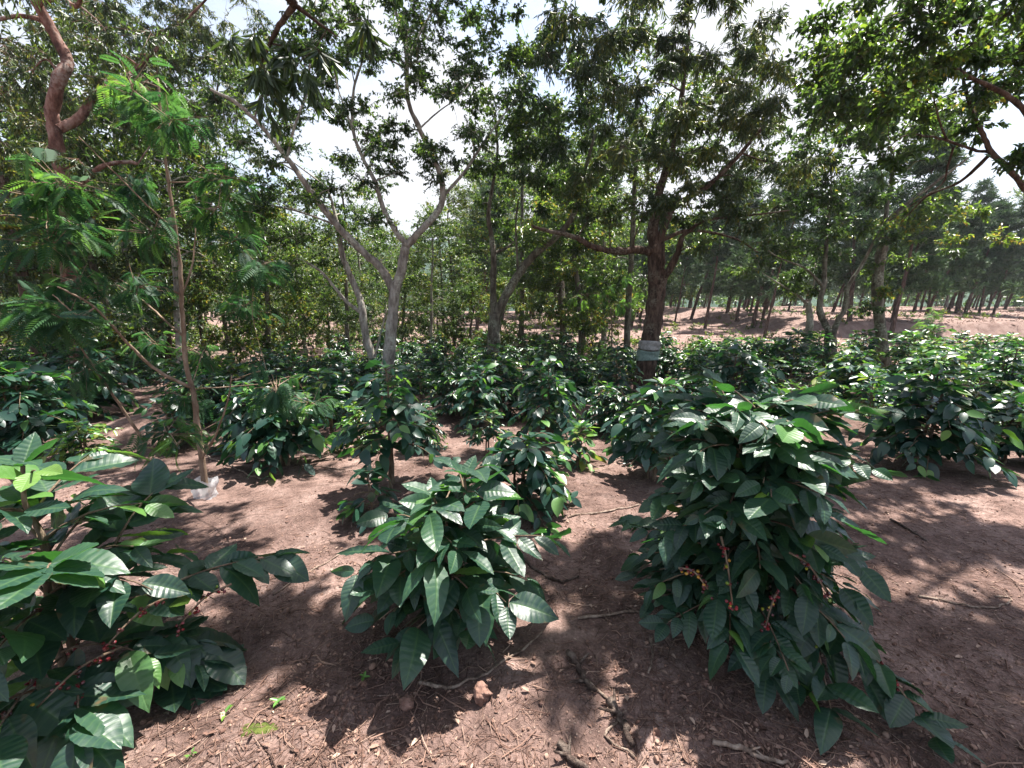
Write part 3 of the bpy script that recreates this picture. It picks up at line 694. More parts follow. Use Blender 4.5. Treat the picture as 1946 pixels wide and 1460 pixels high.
t.clumps(30, 230, 110, 150, .7, 6.5, 8.2, 'narrow', .38, .085, 300)
t.clumps(280, 160, 150, 130, .7, 6.0, 8.4, 'narrow', .38, .085, 300)
t.clumps(60, -190, 260, 150, .7, 3.2, 6.0, 'narrow', .4, .085, 190)
t.build()

# --- the feathery sapling with its plastic sleeve
D = 3.42
t = Tree('feathery_sapling', 'thin upright sapling with feathery fern-like leaves, its foot in a milky plastic sleeve', 'sapling', B_SAP, M_FERN, 307); t.slim = .62
g = root_pt(392, 942); D = g[1]
t.limb([g] + pts(D, (383, 870), (374, 800), (368, 750), (353, 690), (347, 600), (343, 520), (333, 430), (318, 330), (308, 240), (300, 150)), .040, .010, 9, flare=.15)
t.limb(pts(D, (383, 872), (408, 830, -.05), (432, 765, -.1), (440, 715, -.1)), .018, .007, 6)
t.limb(pts(D, (366, 738), (300, 705, -.15), (245, 655, -.3), (180, 585, -.5), (110, 545, -.7)), .022, .008, 7)
t.limb(pts(D, (180, 585, -.5), (150, 600, -.6), (100, 560, -.7)), .011, .005, 5)
t.limb(pts(D, (350, 640), (320, 615, .1), (270, 570, .2), (220, 540, .35)), .017, .007, 6)
t.limb(pts(D, (346, 560), (366, 500, .1), (372, 420, .2), (372, 340, .2)), .014, .005, 6)
t.limb(pts(D, (335, 440), (290, 400, -.1), (220, 330, -.2), (150, 260, -.3)), .012, .005, 6)
t.limb(pts(D, (362, 740, .1), (440, 735, .1), (520, 728, .1)), .011, .005, 5)
t.limb(pts(D, (370, 810, 0), (320, 800, -.1), (275, 830, -.2)), .010, .004, 5)
t.limb(pts(D, (280, 850, -.1), (235, 780, -.2), (180, 700, -.3), (140, 640, -.35)), .018, .007, 6)
t.limb([pts(D, (372, 800))[0], pts(D, (330, 850, -.05))[0], pts(D, (280, 850, -.1))[0]], .012, .016, 6)
F = dict(kind='fern', r=.26, size=.13, nl=45)
for e in [(310, 210, 110, 80, .9), (390, 320, 110, 90, .8), (250, 390, 80, 70, .7), (420, 470, 100, 90, .7), (500, 590, 90, 60, .75), (230, 600, 110, 70, .6), (110, 560, 90, 80, .8), (350, 320, 130, 110, .5), (150, 500, 130, 90, .6), (330, 480, 130, 90, .5),
          (420, 640, 60, 50, .6), (480, 735, 80, 35, .9), (325, 850, 45, 28, 1.), (570, 760, 55, 45, .6), (330, 720, 70, 40, .5), (180, 690, 70, 40, .5)]:
    t.clumps(e[0], e[1], e[2], e[3], e[4]*1.25, D-.5, D+.7, **F, tint=(.0, .8))
t.build()
mb = MB(); rng = np.random.default_rng(3); th = np.linspace(0, 2*math.pi, 20, endpoint=False); V = []
gz = g[2]+.12; sx, sy = g[0], g[1]
for k, z in enumerate(np.linspace(0, .15, 7)):
    sq = np.clip(np.stack([np.cos(th), np.sin(th)], -1)*1.25, -1, 1); rr_ = .072*(1+.10*np.sin(th*5+k*.7)+rng.normal(0, .06, 20))*(1-.08*math.sin(k))
    V.append(np.stack([sx+sq[:, 0]*rr_, sy+sq[:, 1]*rr_*.85, np.full(20, gz+z-.01) + .012*np.sin(th*3)*(k/6.)], -1))
i = np.arange(6)[:, None]*20; j = np.arange(20)[None]; kq = (j+1) % 20
mb.add(np.concatenate(V), np.stack([i+j, i+kq, i+20+kq, i+20+j], -1).reshape(-1, 4))
o = mb.build('plastic_sleeve', [M_SLEEVE], None, (sx, sy, gz)); o.location = (sx, sy, gz)
tag(o, 'crumpled milky plastic sleeve standing round the foot of the feathery sapling', 'plastic sleeve')

# --- a second feathery young tree cut by the picture edge
t = Tree('feathery_sapling', 'bushy feathery-leaved young tree cut by the picture edge above the shadowy bush', 'sapling', B_SAP, M_FERN, 311)
g = np.array([-4.3, 3.1, 0]); g[2] = float(terrain(g[0], g[1]))-.1; D = 3.1
t.limb([g, g+np.array([.1, .05, 1.0]), g+np.array([.25, 0, 2.0]), g+np.array([.3, .1, 3.1])], .05, .012, 9)
for e in [(40, 350, 90, 60, .8), (100, 440, 120, 70, 1.), (70, 530, 110, 80, 1.), (140, 600, 90, 50, .8), (50, 610, 80, 40, .7)]:
    t.clumps(e[0], e[1], e[2], e[3], e[4]*1.7, 2.7, 3.7, 'fern', .28, .16, 36, (.05, .85))
t.build()

# --- the pale forked tree with its leaning twin stem
D = 8.4
t = Tree('shade_tree', 'tall pale-barked shade tree forking into a wide V, reddish lower trunk', 'tree', B_PALE, M_TREE, 313); t.slim = .63
g = root_pt(737, 738); D = g[1]
t.limb([g] + pts(D, (738, 690), (745, 620), (750, 550)), .20, .16, 14, flare=.25, wob=.035)
t.limb(pts(D, (749, 556), (724, 510), (680, 470, -.1), (640, 428, -.2), (605, 385, -.3), (585, 355, -.4), (545, 300, -.5), (510, 255, -.7), (455, 200, -.9), (400, 170, -1.)), .13, .035, 11, wob=.035)
t.limb(pts(D, (750, 556), (762, 515), (770, 475), (775, 462)), .15, .125, 12, wob=.05)
t.limb(pts(D, (774, 466), (752, 440), (728, 395, .1), (712, 345, .2), (685, 290, .3), (670, 240, .3), (672, 170, .4), (690, 110, .5), (700, 30, .5)), .085, .02, 10, wob=.035)
t.limb(pts(D, (774, 466), (800, 438), (830, 405, .2), (842, 372, .3), (836, 330, .3), (815, 285, .3), (795, 240, .2), (775, 190, .1), (773, 120, 0), (762, 55, 0), (742, 0, 0), (720, -60, 0)), .11, .03, 11, wob=.035)
t.limb(pts(D, (836, 380, .3), (880, 330, .6), (920, 270, 1.), (960, 215, 1.3), (1000, 170, 1.6)), .055, .015, 8)
t.limb(pts(D, (797, 245, .2), (830, 215, .4), (870, 185, .7), (890, 160, .9)), .03, .01, 6)
t.limb(pts(D, (773, 120, 0), (800, 60, .2), (830, 5, .4), (850, -50, .5)), .04, .015, 7)
t.limb(pts(D, (545, 300, -.5), (560, 240, -.3), (585, 170, -.1), (590, 90, 0), (600, 0, .1)), .04, .014, 7)
t.limb(pts(D, (640, 428, -.2), (560, 400, .2), (480, 385, .6), (410, 370, 1.)), .035, .012, 7)
t.limb(pts(D, (668, 240, .3), (640, 160, .4), (630, 90, .5)), .03, .01, 6)
B = dict(kind='broad', r=.36, size=.058, nl=260, tint=(.05, .7))
for e in [(570, 130, 140, 120, .75), (700, 120, 130, 130, .8), (620, 300, 130, 100, .75), (775, 290, 80, 110, .6), (850, 330, 60, 80, .4), (460, 230, 140, 120, .8), (830, 80, 90, 90, .75), (420, 360, 130, 80, .8), (690, 50, 170, 80, .65), (640, -160, 380, 150, 1.05), (520, 420, 110, 60, .7), (880, 210, 70, 90, .6), (690, 410, 60, 40, .45)]:
    t.clumps(*e, D-1.2, D+1.4, **B)
t.build()
t = Tree('shade_tree', 'white-barked leaning tree rising from the foot of the pale forked tree', 'tree', B_PALE, M_TREE, 317)
g = root_pt(716, 728); D = g[1]
t.limb([g] + pts(D, (710, 690), (695, 640), (688, 590), (683, 565, .05), (668, 530, .1), (652, 490, .1), (645, 450, .1), (640, 420, .1)), .115, .06, 12, flare=.2, wob=.035)
t.limb(pts(D, (688, 595), (660, 575, -.1), (635, 545, -.2), (612, 518, -.3), (585, 500, -.4)), .055, .025, 9)
t.limb(pts(D, (712, 680), (722, 640, .1), (732, 600, .1), (735, 580, .2)), .03, .01, 7)
t.limb(pts(D, (640, 420, .1), (620, 360, .2), (560, 310, .4)), .045, .015, 7)
for e in [(560, 470, 100, 50, .7), (500, 540, 80, 60, .6), (600, 400, 80, 50, .4), (640, 500, 40, 60, .35)]:
    t.clumps(*e, D-.6, D+1.2, **B)
t.build()

# --- the lichened twin-limbed tree
t = Tree('shade_tree', 'lichen-spotted dark tree splitting low into an upright stem and a long slanting limb', 'tree', B_LICHEN, M_TREE, 331)
g = root_pt(937, 708); D = g[1]
t.limb([g] + pts(D, (937, 670), (939, 630), (941, 596)), .215, .185, 13, flare=.2, wob=.035)
t.limb(pts(D, (938, 600), (937, 540, 0), (938, 490, 0), (934, 450, .1), (928, 410, .1), (935, 360, .2), (945, 290, .3), (940, 210, .4)), .11, .03, 10, wob=.035)
t.limb(pts(D, (944, 600), (962, 560, -.1), (990, 515, -.2), (1020, 480, -.3), (1055, 452, -.4), (1080, 425, -.5), (1098, 385, -.6), (1110, 330, -.7), (1130, 260, -.8)), .15, .04, 11, wob=.035)
t.limb(pts(D, (985, 520, -.2), (983, 490, -.2), (980, 430, 0), (985, 380, .1)), .05, .02, 7)
t.limb(pts(D, (940, 480), (965, 470, .2), (985, 450, .3)), .045, .02, 7)
B2 = dict(kind='broad', r=.42, size=.080, nl=240, tint=(.05, .75))
for e in [(985, 290, 110, 120, .75), (1060, 180, 120, 130, .8), (930, 420, 55, 60, .6), (1010, 420, 80, 50, .6), (960, 120, 90, 110, .7), (1090, 330, 70, 80, .7), (930, 200, 70, 90, .6), (1000, -140, 260, 140, 1.)]:
    t.clumps(*e, D-1.4, D+1.4, **B2)
t.clumps(1120, 170, 170, 170, .7, 9.5, 12, 'narrow', .5, .14, 260)
t.build()

# --- the dark banded tree
t = Tree('shade_tree', 'stout dark-trunked tree with a white and a green band tied round its trunk', 'tree', B_DARK, M_GREV, 337); t.slim = .9
g = root_pt(1224, 740); D = g[1]
PB = t.limb([g] + pts(D, (1229, 690), (1238, 630), (1246, 570), (1248, 520), (1246, 465)), .205, .175, 15, flare=.2, wob=.035)
t.limb(pts(D, (1246, 475), (1240, 440, .05), (1248, 400, .1), (1255, 360, .2), (1275, 290, .4), (1290, 220, .5), (1300, 150, .6), (1310, 60, .7)), .125, .03, 11, wob=.035)
t.limb(pts(D, (1252, 470), (1262, 430, -.05), (1280, 395, -.1), (1310, 375, -.2), (1350, 350, -.3), (1400, 300, -.4), (1450, 240, -.5)), .085, .03, 10, wob=.035)
t.limb(pts(D, (1245, 480), (1215, 475, -.1), (1175, 478, -.2), (1130, 470, -.3), (1090, 450, -.4), (1045, 440, -.5), (1010, 430, -.6)), .095, .025, 10, wob=.035)
t.limb(pts(D, (1250, 545), (1270, 515, -.1), (1288, 480, -.15), (1296, 450, -.2)), .09, .05, 10, wob=.035)
t.limb(pts(D, (1262, 455), (1300, 440, .2), (1340, 440, .4), (1400, 455, .6), (1440, 480, .8)), .045, .015, 8)
t.limb(pts(D, (1296, 450, -.2), (1340, 420, -.4), (1420, 410, -.6), (1500, 400, -.8)), .04, .012, 7)
N1 = dict(kind='narrow', r=.38, size=.105, nl=320, tint=(.05, .8))
B3 = dict(kind='broad', r=.34, size=.075, nl=150, tint=(.0, .7))
for e in [(1250, 310, 170, 90, .6), (1390, 330, 150, 100, .6), (1330, 150, 140, 120, .6), (1240, 80, 130, 100, .65), (1400, 180, 90, 90, .55), (1430, 60, 55, 60, .55), (1450, 230, 70, 70, .6), (1400, 270, 110, 60, .5), (1180, 230, 90, 90, .6), (1130, 80, 130, 90, .6), (1420, 120, 90, 80, .5), (1330, -140, 320, 140, .9)]:
    t.clumps(*e, D-1.2, D+1.4, **N1)
for e in [(1160, 390, 110, 50, .6), (1310, 420, 90, 40, .45), (1420, 430, 110, 45, .6), (1290, 370, 120, 50, .5), (1080, 410, 80, 40, .45), (1360, 500, 70, 30, .4)]:
    t.clumps(*e, D-1., D+1.2, **B3)
for nm, y0, y1, m, fl in (('white_band', 648, 662, M_TAPE, 1.045), ('green_band', 664, 685, M_GREEN, 1.075)):
    mb = MB(); rngb = np.random.default_rng(4); a, b = at(1235, y1, D)[2], at(1235, y0, D)[2]; zs = np.linspace(a, b, 6)
    P = np.stack([np.interp(zs, PB[:, 2], PB[:, 0]), np.interp(zs, PB[:, 2], PB[:, 1]), zs], -1)
    mb.tube(P, .19*fl*(1+.03*np.sin(np.arange(6)*2.1)), 22, rough=.07, rng=rngb, cap=False); t.extra.append((nm, mb, m))
t.build()

# --- the grey forked tree and its slim neighbour
t = Tree('shade_tree', 'grey-barked tree forking just above the coffee, dense dark crown', 'tree', B_LICHEN, M_TREE, 341)
g = root_pt(1581, 712); D = g[1]
t.limb([g] + pts(D, (1580, 680), (1578, 645), (1580, 625)), .165, .15, 13, flare=.2, wob=.035)
t.limb(pts(D, (1578, 632), (1562, 605, 0), (1558, 575, 0), (1566, 540, 0), (1568, 500, .1), (1572, 440, .1), (1580, 370, .2)), .10, .035, 10, wob=.035)
t.limb(pts(D, (1582, 632), (1595, 605, -.1), (1608, 580, -.1), (1612, 545, -.2), (1640, 500, -.3), (1670, 440, -.4)), .09, .03, 10, wob=.035)
t.limb(pts(D, (1565, 545), (1530, 510, -.2), (1480, 490, -.4), (1440, 460, -.6)), .04, .012, 7)
for e in [(1570, 430, 130, 80, .9), (1640, 330, 120, 90, .75), (1500, 330, 90, 80, .75), (1560, 520, 90, 45, .6), (1480, 440, 60, 50, .5), (1640, 560, 70, 40, .5), (1690, 420, 60, 60, .6), (1590, 240, 110, 60, .7), (1660, 190, 150, 90, .55), (1830, 190, 120, 70, .4), (1520, 260, 80, 80, .8), (1420, 190, 100, 90, .6)]:
    t.clumps(*e, D-1.3, D+1.3, 'broad', .44, .080, 270, (.0, .7))
t.build()
t = Tree('shade_tree', 'slim pale lichened trunk standing close against the grey forked tree', 'tree', B_PALE, M_TREE, 343)
g = root_pt(1531, 706); D = g[1]
t.limb([g] + pts(D, (1528, 680), (1536, 640), (1539, 600), (1535, 575)), .13, .085, 11, flare=.2, wob=.035)
t.limb(pts(D, (1535, 580), (1515, 560, -.1), (1490, 545, -.2), (1450, 520, -.3)), .05, .015, 7)
t.limb(pts(D, (1536, 580), (1545, 550, .1), (1550, 500, .2)), .05, .02, 7)
for e in [(1480, 510, 70, 40, .8), (1540, 480, 60, 50, .7), (1420, 500, 50, 30, .5)]:
    t.clumps(*e, D-.8, D+.8, 'broad', .4, .080, 240, (.0, .7))
t.build()

# --- tree with the mid-height trunk glimpsed through leaves
t = Tree('shade_tree', 'bright-leaved tree with a split grey trunk, before the dark pines', 'tree', B_LICHEN, M_TREE, 347)
g = np.array([9.0, 10.2, 0]); g[2] = float(terrain(g[0], g[1]))-.1; D = 10.2
t.limb([g] + pts(D, (1668, 560), (1672, 500), (1680, 455), (1682, 420)), .15, .11, 11, flare=.2)
t.limb(pts(D, (1681, 425), (1720, 390, -.2), (1780, 345, -.4), (1840, 300, -.6)), .07, .02, 8)
t.limb(pts(D, (1682, 425), (1690, 360, .2), (1700, 280, .4)), .06, .02, 8)
for e in [(1740, 450, 110, 45, .75), (1830, 430, 80, 30, .5), (1690, 520, 60, 40, .5), (1740, 400, 60, 30, .4), (1700, 240, 120, 60, .6), (1860, 470, 70, 25, .35)]:
    t.clumps(*e, 9.2, 11.2, 'broad', .40, .090, 170, (.3, .9))
t.build()

# --- the big tree standing outside the picture whose limbs reach in and shade the clearing
t = Tree('overhanging_tree', 'spreading tree beyond the picture edge whose crooked limbs cross bright sky', 'tree', B_DARK, M_TREE, 353); t.slim = .56
g = np.array([6.3, 4.6, 0]); g[2] = float(terrain(g[0], g[1]))-.1; D = 4.8
t.limb([g, g+np.array([.05, .05, 1.2]), at(2010, 430, 4.8), at(1960, 370, 4.8)], .17, .10, 12, flare=.2)
t.limb(pts(D, (1958, 372), (1925, 330), (1885, 290, .1), (1865, 250, .1), (1845, 205, .2), (1830, 150, .3), (1815, 90, .4)), .055, .018, 9, wob=.035)
t.limb(pts(D, (1885, 290, .1), (1850, 285, .2), (1800, 268, .3), (1770, 260, .3), (1720, 258, .5), (1680, 290, .7)), .03, .010, 7, wob=.035)
t.limb(pts(D, (1800, 268, .3), (1785, 230, .2), (1775, 190, .2), (1755, 150, .2)), .022, .008, 6)
t.limb(pts(D, (1812, 280, .3), (1800, 320, .4), (1790, 350, .5), (1740, 385, .6), (1690, 420, .7)), .022, .008, 6)
t.limb(pts(D, (1970, 400), (1975, 300, -.1), (1950, 215, -.2), (1900, 175, -.2), (1840, 145, -.2), (1780, 110, -.1), (1700, 75, 0)), .06, .015, 8, wob=.035)
t.limb(pts(D, (1884, 291, .1), (1825, 345, .5), (1760, 375, .9), (1710, 425, 1.2)), .035, .012, 7)
t.limb([at(1975, 300, 4.7), np.array([5.2, 4.3, 4.3]), np.array([4.2, 3.9, 5.2]), np.array([2.8, 3.3, 5.7])], .08, .03, 8)
t.limb([np.array([4.2, 3.9, 5.2]), np.array([3.6, 4.6, 5.8]), np.array([2.2, 5.0, 6.2])], .04, .015, 7)
t.limb([np.array([5.2, 4.3, 4.3]), np.array([4.8, 3.2, 5.0]), np.array([4.0, 2.4, 5.4])], .05, .02, 7)
H_ = dict(kind='broad', r=.38, size=.064, nl=330, tint=(.15, .85))
for e in [(1700, 110, 150, 90, .8), (1850, 90, 120, 100, 1.1), (1640, 200, 120, 70, .8), (1760, 170, 110, 70, .9), (1560, 130, 80, 70, .6), (1880, 150, 80, 80, .8), (1900, 190, 60, 50, .4), (1730, 210, 60, 40, .35), (1840, 230, 30, 40, .2), (1610, 180, 90, 90, .7), (1690, 330, 60, 50, .4), (1900, 60, 80, 80, .8), (1600, 120, 80, 80, .7), (1700, 200, 130, 60, .6), (1560, 60, 40, 50, .5), (1780, 10, 190, 60, .9), (1600, 60, 60, 60, .4), (1920, 330, 20, 40, .3)]:
    t.clumps(*e, 4.0, 6.0, **H_)
SHADE = [(640, 1310, 110, 55, 10), (560, 1200, 90, 55, 10), (1120, 1150, 130, 80, 14), (1040, 1230, 90, 45, 8), (1000, 1425, 45, 50, 6), (1300, 1275, 160, 50, 10),
         (1800, 1250, 170, 110, 22), (1900, 1060, 60, 70, 10), (1770, 1080, 100, 22, 9), (1880, 1410, 90, 70, 10), (1150, 1020, 80, 25, 9), (900, 875, 110, 28, 14),
         (230, 1250, 150, 100, 16), (400, 1310, 80, 40, 6), (320, 1000, 110, 60, 14), (480, 850, 150, 30, 14), (820, 1050, 130, 80, 14), (1400, 900, 170, 80, 26), (1620, 1380, 90, 60, 8), (1880, 950, 70, 30, 14),
         (1250, 1120, 70, 60, 8), (1440, 1180, 160, 70, 14), (660, 780, 120, 40, 14), (1250, 850, 120, 40, 12), (1700, 1020, 130, 30, 14), (1850, 1180, 110, 70, 12), (1750, 1330, 120, 50, 10), (1180, 1060, 80, 40, 8), (280, 860, 110, 30, 16), (480, 1010, 60, 20, 6), (1050, 890, 80, 25, 10), (480, 1150, 60, 30, 5), (1180, 1440, 50, 40, 4), (820, 1010, 160, 30, 12), (930, 1340, 40, 30, 3), (1060, 1330, 60, 60, 6), (560, 1090, 60, 25, 5), (1000, 1080, 60, 40, 6), (1850, 1050, 100, 40, 12), (1720, 1180, 80, 60, 8), (700, 1000, 100, 30, 10), (450, 960, 60, 20, 6), (560, 900, 100, 20, 10), (1820, 1000, 130, 40, 16), (1700, 1120, 90, 30, 8), (1880, 1230, 90, 90, 12), (1650, 1040, 60, 30, 6), (1800, 1400, 130, 60, 8), (1230, 970, 60, 30, 8), (1800, 930, 130, 30, 14), (1890, 1120, 60, 60, 8), (1730, 1260, 60, 60, 6), (640, 960, 90, 20, 8), (330, 900, 100, 30, 12), (1130, 1080, 60, 40, 6), (460, 1080, 60, 40, 6), (870, 930, 90, 20, 8), (1120, 1270, 50, 40, 4), (720, 1330, 60, 50, 5), (150, 900, 120, 50, 16)]
for (cx, cy, rx, ry, n) in SHADE:  # unseen leaf clumps added up the sun ray, placed to shade these spots
    for _ in range(n):
        a, q = t.rng.uniform(0, 6.28), math.sqrt(t.rng.random()); p = ground_at(cx+rx*q*math.cos(a), cy+ry*q*math.sin(a))
        z = t.rng.uniform(4.2, 6.0); q = p + SUN*(z/SUN[2])
        # stay out of the picture's own sky: only overhead foliage
        if q[1] > .2 and project(q)[1] > -30: q = p + SUN*(z*1.5/SUN[2])
        t.clump_at(q, 'broad', .23, .10, 65, (.15, .8))
t.build()

# --- tall fine-leaved tree behind the sapling
t = Tree('shade_tree', 'tall fine-leaved tree with a dark trunk seen just behind the feathery sapling', 'tree', B_DARK, M_GREV, 379)
g = root_pt(318, 690); D = g[1]
t.limb([g] + pts(D, (316, 640), (310, 560), (302, 480), (290, 400), (300, 300), (310, 200)), .17, .06, 11, flare=.2)
t.limb(pts(D, (302, 480), (250, 420, .3), (200, 330, .5), (170, 230, .6)), .07, .02, 8)
t.limb(pts(D, (290, 400), (350, 330, -.3), (400, 230, -.5), (420, 120, -.6)), .07, .02, 8)
t.limb(pts(D, (310, 200), (330, 100, 0), (340, -20, .2)), .045, .015, 7)
for e in [(330, 120, 150, 130, .65), (180, 260, 140, 120, .6), (420, 260, 110, 110, .55), (240, 30, 180, 80, .6), (300, 430, 120, 60, .5), (440, 60, 110, 80, .55), (260, -120, 260, 100, .7), (90, 330, 120, 90, .5)]:
    t.clumps(*e, D-1.6, D+1.6, 'narrow', .42, .105, 300, (.05, .85))
t.build()

# --- drooping grevillea strips hanging in near the top
t = Tree('drooping_tree', 'dark drooping strap-leaved branches hanging in from overhead before the pale forked tree', 'tree', B_DARK, M_GREV, 359)
D = 3.9
g = np.array([-3.2, 4.4, 0]); g = np.array([-2.6, 1.0, float(terrain(-2.6, 1.0))-.1])
t.limb([g, g+np.array([-.1, .1, 1.6]), g+np.array([0, .6, 3.2]), np.array([-2.2, 2.4, 4.4]), at(560, 10, 3.6)], .12, .045, 10)
t.limb(pts(3.6, (560, 10), (530, 50, .1), (505, 100, .2), (480, 160, .4)), .03, .01, 7)
t.limb(pts(3.6, (560, 10), (600, 40, .1), (640, 70, .2)), .025, .008, 6)
for e in [(500, 110, 70, 60, .9), (545, 160, 60, 70, .8), (610, 80, 70, 50, .7), (460, 60, 50, 40, .5), (680, 60, 50, 40, .5)]:
    t.clumps(*e, 3.4, 4.2, 'narrow', .2, .15, 60, (.0, .5))
t.build()

# ------------------------------------------------------------------ distant broadleaves and pines (few meshes, many trees)
def far_tree(seed, h, cr, leafs, nclump, kind, leafm, barkm, lean=0., low=.35, trunk_r=.13, wash=False, name='distant_tree', cat='tree', group=None, nl=90, tint=(.0, .85)):
    rng = np.random.default_rng(seed); t = Tree(name, 'x', cat, barkm, leafm, seed, group)
    n = 6; tt = np.linspace(0, 1, n); P = np.stack([lean*h*tt**1.2 + rng.normal(0, .05, n)*tt, rng.normal(0, .06, n)*tt, -.15 + (h*.86+.15)*tt], -1)
    t.limb(P, trunk_r, trunk_r*.3, 8, n=3, flare=.2); t.base = np.zeros(3)
    for _ in range(nclump):
        a = rng.uniform(0, 6.28); q = rng.uniform(low, 1.0); rr = cr*math.sqrt(rng.random())*(math.sin(math.pi*min(1, (q-low)/(1-low)*.75+.22)) if kind != 'needle' else (1.05-.75*(q-low)/(1-low)))
        if kind == 'needle': q = low + (1-low)*round((q-low)/(1-low)*7)/7 + rng.normal(0, .012)
        cx = np.interp(q*h*.86, P[:, 2], P[:, 0])
        t.clump_at((cx+rr*math.cos(a), rr*math.sin(a), q*h), kind, cr*(.30 if kind != 'needle' else .34), leafs, nl, tint)
    t.grow(); r = empty(name, (0, 0, 0), 'x', cat, group)
    t.w.build('trunk', [barkm], r); o = t.c.build('crown', [leafm, barkm], r)
    if wash:
        mb = MB(); mb.tube([P[0]+[0, 0, .9], P[0]+(P[1]-P[0])*.9+[0, 0, .1]], trunk_r*1.1, 10, cap=False); 
    return r
GB = 'broad-leaved trees beyond the coffee rows'
broad = [far_tree(401+k, *a, 80, 'broad', [M_TREE, M_TREE, M_GREV, M_TREE][k], [B_PALE, B_LICHEN, B_DARK, B_LICHEN][k], lean=[.05, -.06, .03, .1][k], low=[.16, .24, .2, .12][k], group=GB, nl=200, tint=[(0., .8), (0., .85), (0., .9), (.2, .93)][k]) for k, a in enumerate([(7.5, 2.5, .095), (8.5, 2.3, .09), (9.5, 2.2, .09), (5.2, 2.0, .095)])]  # last kind has lighter leaf tint, standing in for sunlit foliage
GP = 'slender pines on the far slope'
pines = [far_tree(421+k, *a, 70, 'needle', M_NEEDLE, B_PINE, lean=[.20, .12, .26][k], low=[.34, .40, .28][k], trunk_r=[.13, .10, .14][k], name='pine_tree', group=GP, nl=126) for k, a in enumerate([(7.6, 1.7, .24), (8.4, 1.5, .24), (6.8, 1.9, .26)])]
usedb, usedp = [False]*4, [False]*3
def place(pro, used, k, x, y, s, rz):
    o = dup(pro[k]) if used[k] else pro[k]; used[k] = True
    o.location = (x, y, float(terrain(x, y))); o.rotation_euler.z = rz; o.scale = (s, s, s*1.0); return o
rng = np.random.default_rng(8)
it, spots = [], []
def sky_gap(px, y):
    k = .56 if 540 < px < 900 else (.74 if 260 < px <= 540 else 1.)
    return k*(1 if y < 16 else 1.0+.012*(y-16))
def free(x, y, d): return all(math.hypot(x-a, y-b) > d for a, b in spots)
FIX = [(815, 13.5, 0), (842, 15, 1), (862, 17, 2), (655, 11.2, 1), (575, 14, 0), (620, 16, 3), (1195, 12.5, 1), (1110, 15, 3), (1150, 17, 0), (1070, 19, 3), (330, 9.5, 0), (300, 12, 2), (430, 13, 1), (200, 10.5, 3), (60, 9.5, 2), (500, 11.5, 3), (130, 13, 0), (-40, 12, 1), (990, 17, 1), (760, 18, 3), (380, 16, 2), (240, 15, 0), (540, 19, 1), (690, 15, 0)]
for px, y, k in FIX:
    p = at(px, HORIZON, y); spots.append((p[0], y)); it.append((px, y, place(broad, usedb, k, p[0], y, sky_gap(px, y)*rng.uniform(.95, 1.25), rng.uniform(0, 6.28))))
for k in range(26):
    px = -60 + 40*k + rng.normal(0, 18); y = rng.uniform(12.5, 20); x = at(px, HORIZON, y)[0]
    if not free(x, y, 1.1): continue
    spots.append((x, y)); it.append((px, y, place(broad, usedb, 3, x, y, rng.uniform(.36, .58), rng.uniform(0, 6.28))))
n = 0
while n < 60:
    y = rng.uniform(16, 62); px = rng.uniform(-80, 1250) if rng.random() < .8 else rng.uniform(1250, 2000); x = at(px, HORIZON, y)[0]
    if px > 1250 and y < 45: continue
    if px > 860 and y < 24 and rng.random() < .7: continue
    if not free(x, y, 2.2): continue
    spots.append((x, y)); n += 1; it.append((px, y, place(broad, usedb, int(rng.integers(0, 4)), x, y, sky_gap(px, y)*rng.uniform(1., 1.5), rng.uniform(0, 6.28))))
for lo, hi, word in ((0, 16., 'shade tree just behind coffee rows, %s from %s towards %s'), (16., 30, 'shade tree well behind coffee rows, %s from %s towards %s'), (30, 99, 'small far shade tree on slope, %s from %s towards %s')):
    sort_labels([(p, o) for p, y, o in it if lo <= y < hi], word)
ip = []
n = 0
while n < 130:
    y = rng.uniform(17.5, 60) if rng.random() < .6 else rng.uniform(30, 75); px = rng.uniform(870, 2030) ; x = at(px, HORIZON, y)[0]
    if px < 1380 and y < 26: continue
    if 1380 < px < 1700 and y < 19.5: continue
    if px > 1700 and y < 22: continue
    if not free(x, y, 1.5): continue
    spots.append((x, y)); n += 1; ip.append((px, y, place(pines, usedp, int(rng.integers(0, 3)), x, y, rng.uniform(.85, 1.2), rng.normal(0, .5))))
for lo, hi, word in ((0, 28., 'leaning pine at slope foot, %s from %s towards %s'), (28., 42, 'slender pine midway up slope, %s from %s towards %s'), (42, 99, 'thin far pine high on slope, %s from %s towards %s')):
    sort_labels([(p, o) for p, y, o in ip if lo <= y < hi], word)

# small plants out on the bare terrace
for px, py, s, lab in ((1822, 655, .8, 'lone young coffee plant on the bare pink terrace'), (1925, 668, .7, 'young coffee plant at the terrace end beside the picture edge')):
    g = ground_at(px, py); coffee(lab, g, 'young plants on the terrace', 1, seed=int(px), h=.7*s, rad=.5*s, nstem=2, L=.16, low=.2)
t = Tree('feathery_sapling', 'small feathery seedling tree on the terrace below the leaning pines', 'sapling', B_SAP, M_FERN, 367)
g = root_pt(1755, 665)
t.limb([g, g+np.array([0, 0, .8]), g+np.array([.05, 0, 1.5])], .03, .008, 6)
for k in range(7): t.clump_at(g+np.array([0, 0, .6+.15*k])+t.rng.normal(0, .2, 3)*[1, 1, .2], 'fern', .22, .26, 9, (.4, 1))
t.build()
t = Tree('feathery_sapling', 'sunlit yellow-green feathery young tree between the lichened trunk and the banded tree', 'sapling', B_SAP, M_FERN, 373)
g = root_pt(1160, 690); D = g[1]
t.limb([g] + pts(D, (1163, 640), (1160, 590), (1150, 540)), .04, .012, 7)
t.clumps(1155, 560, 60, 40, 1.4, D-.5, D+.5, 'fern', .3, .26, 15, (.6, 1))
t.build()

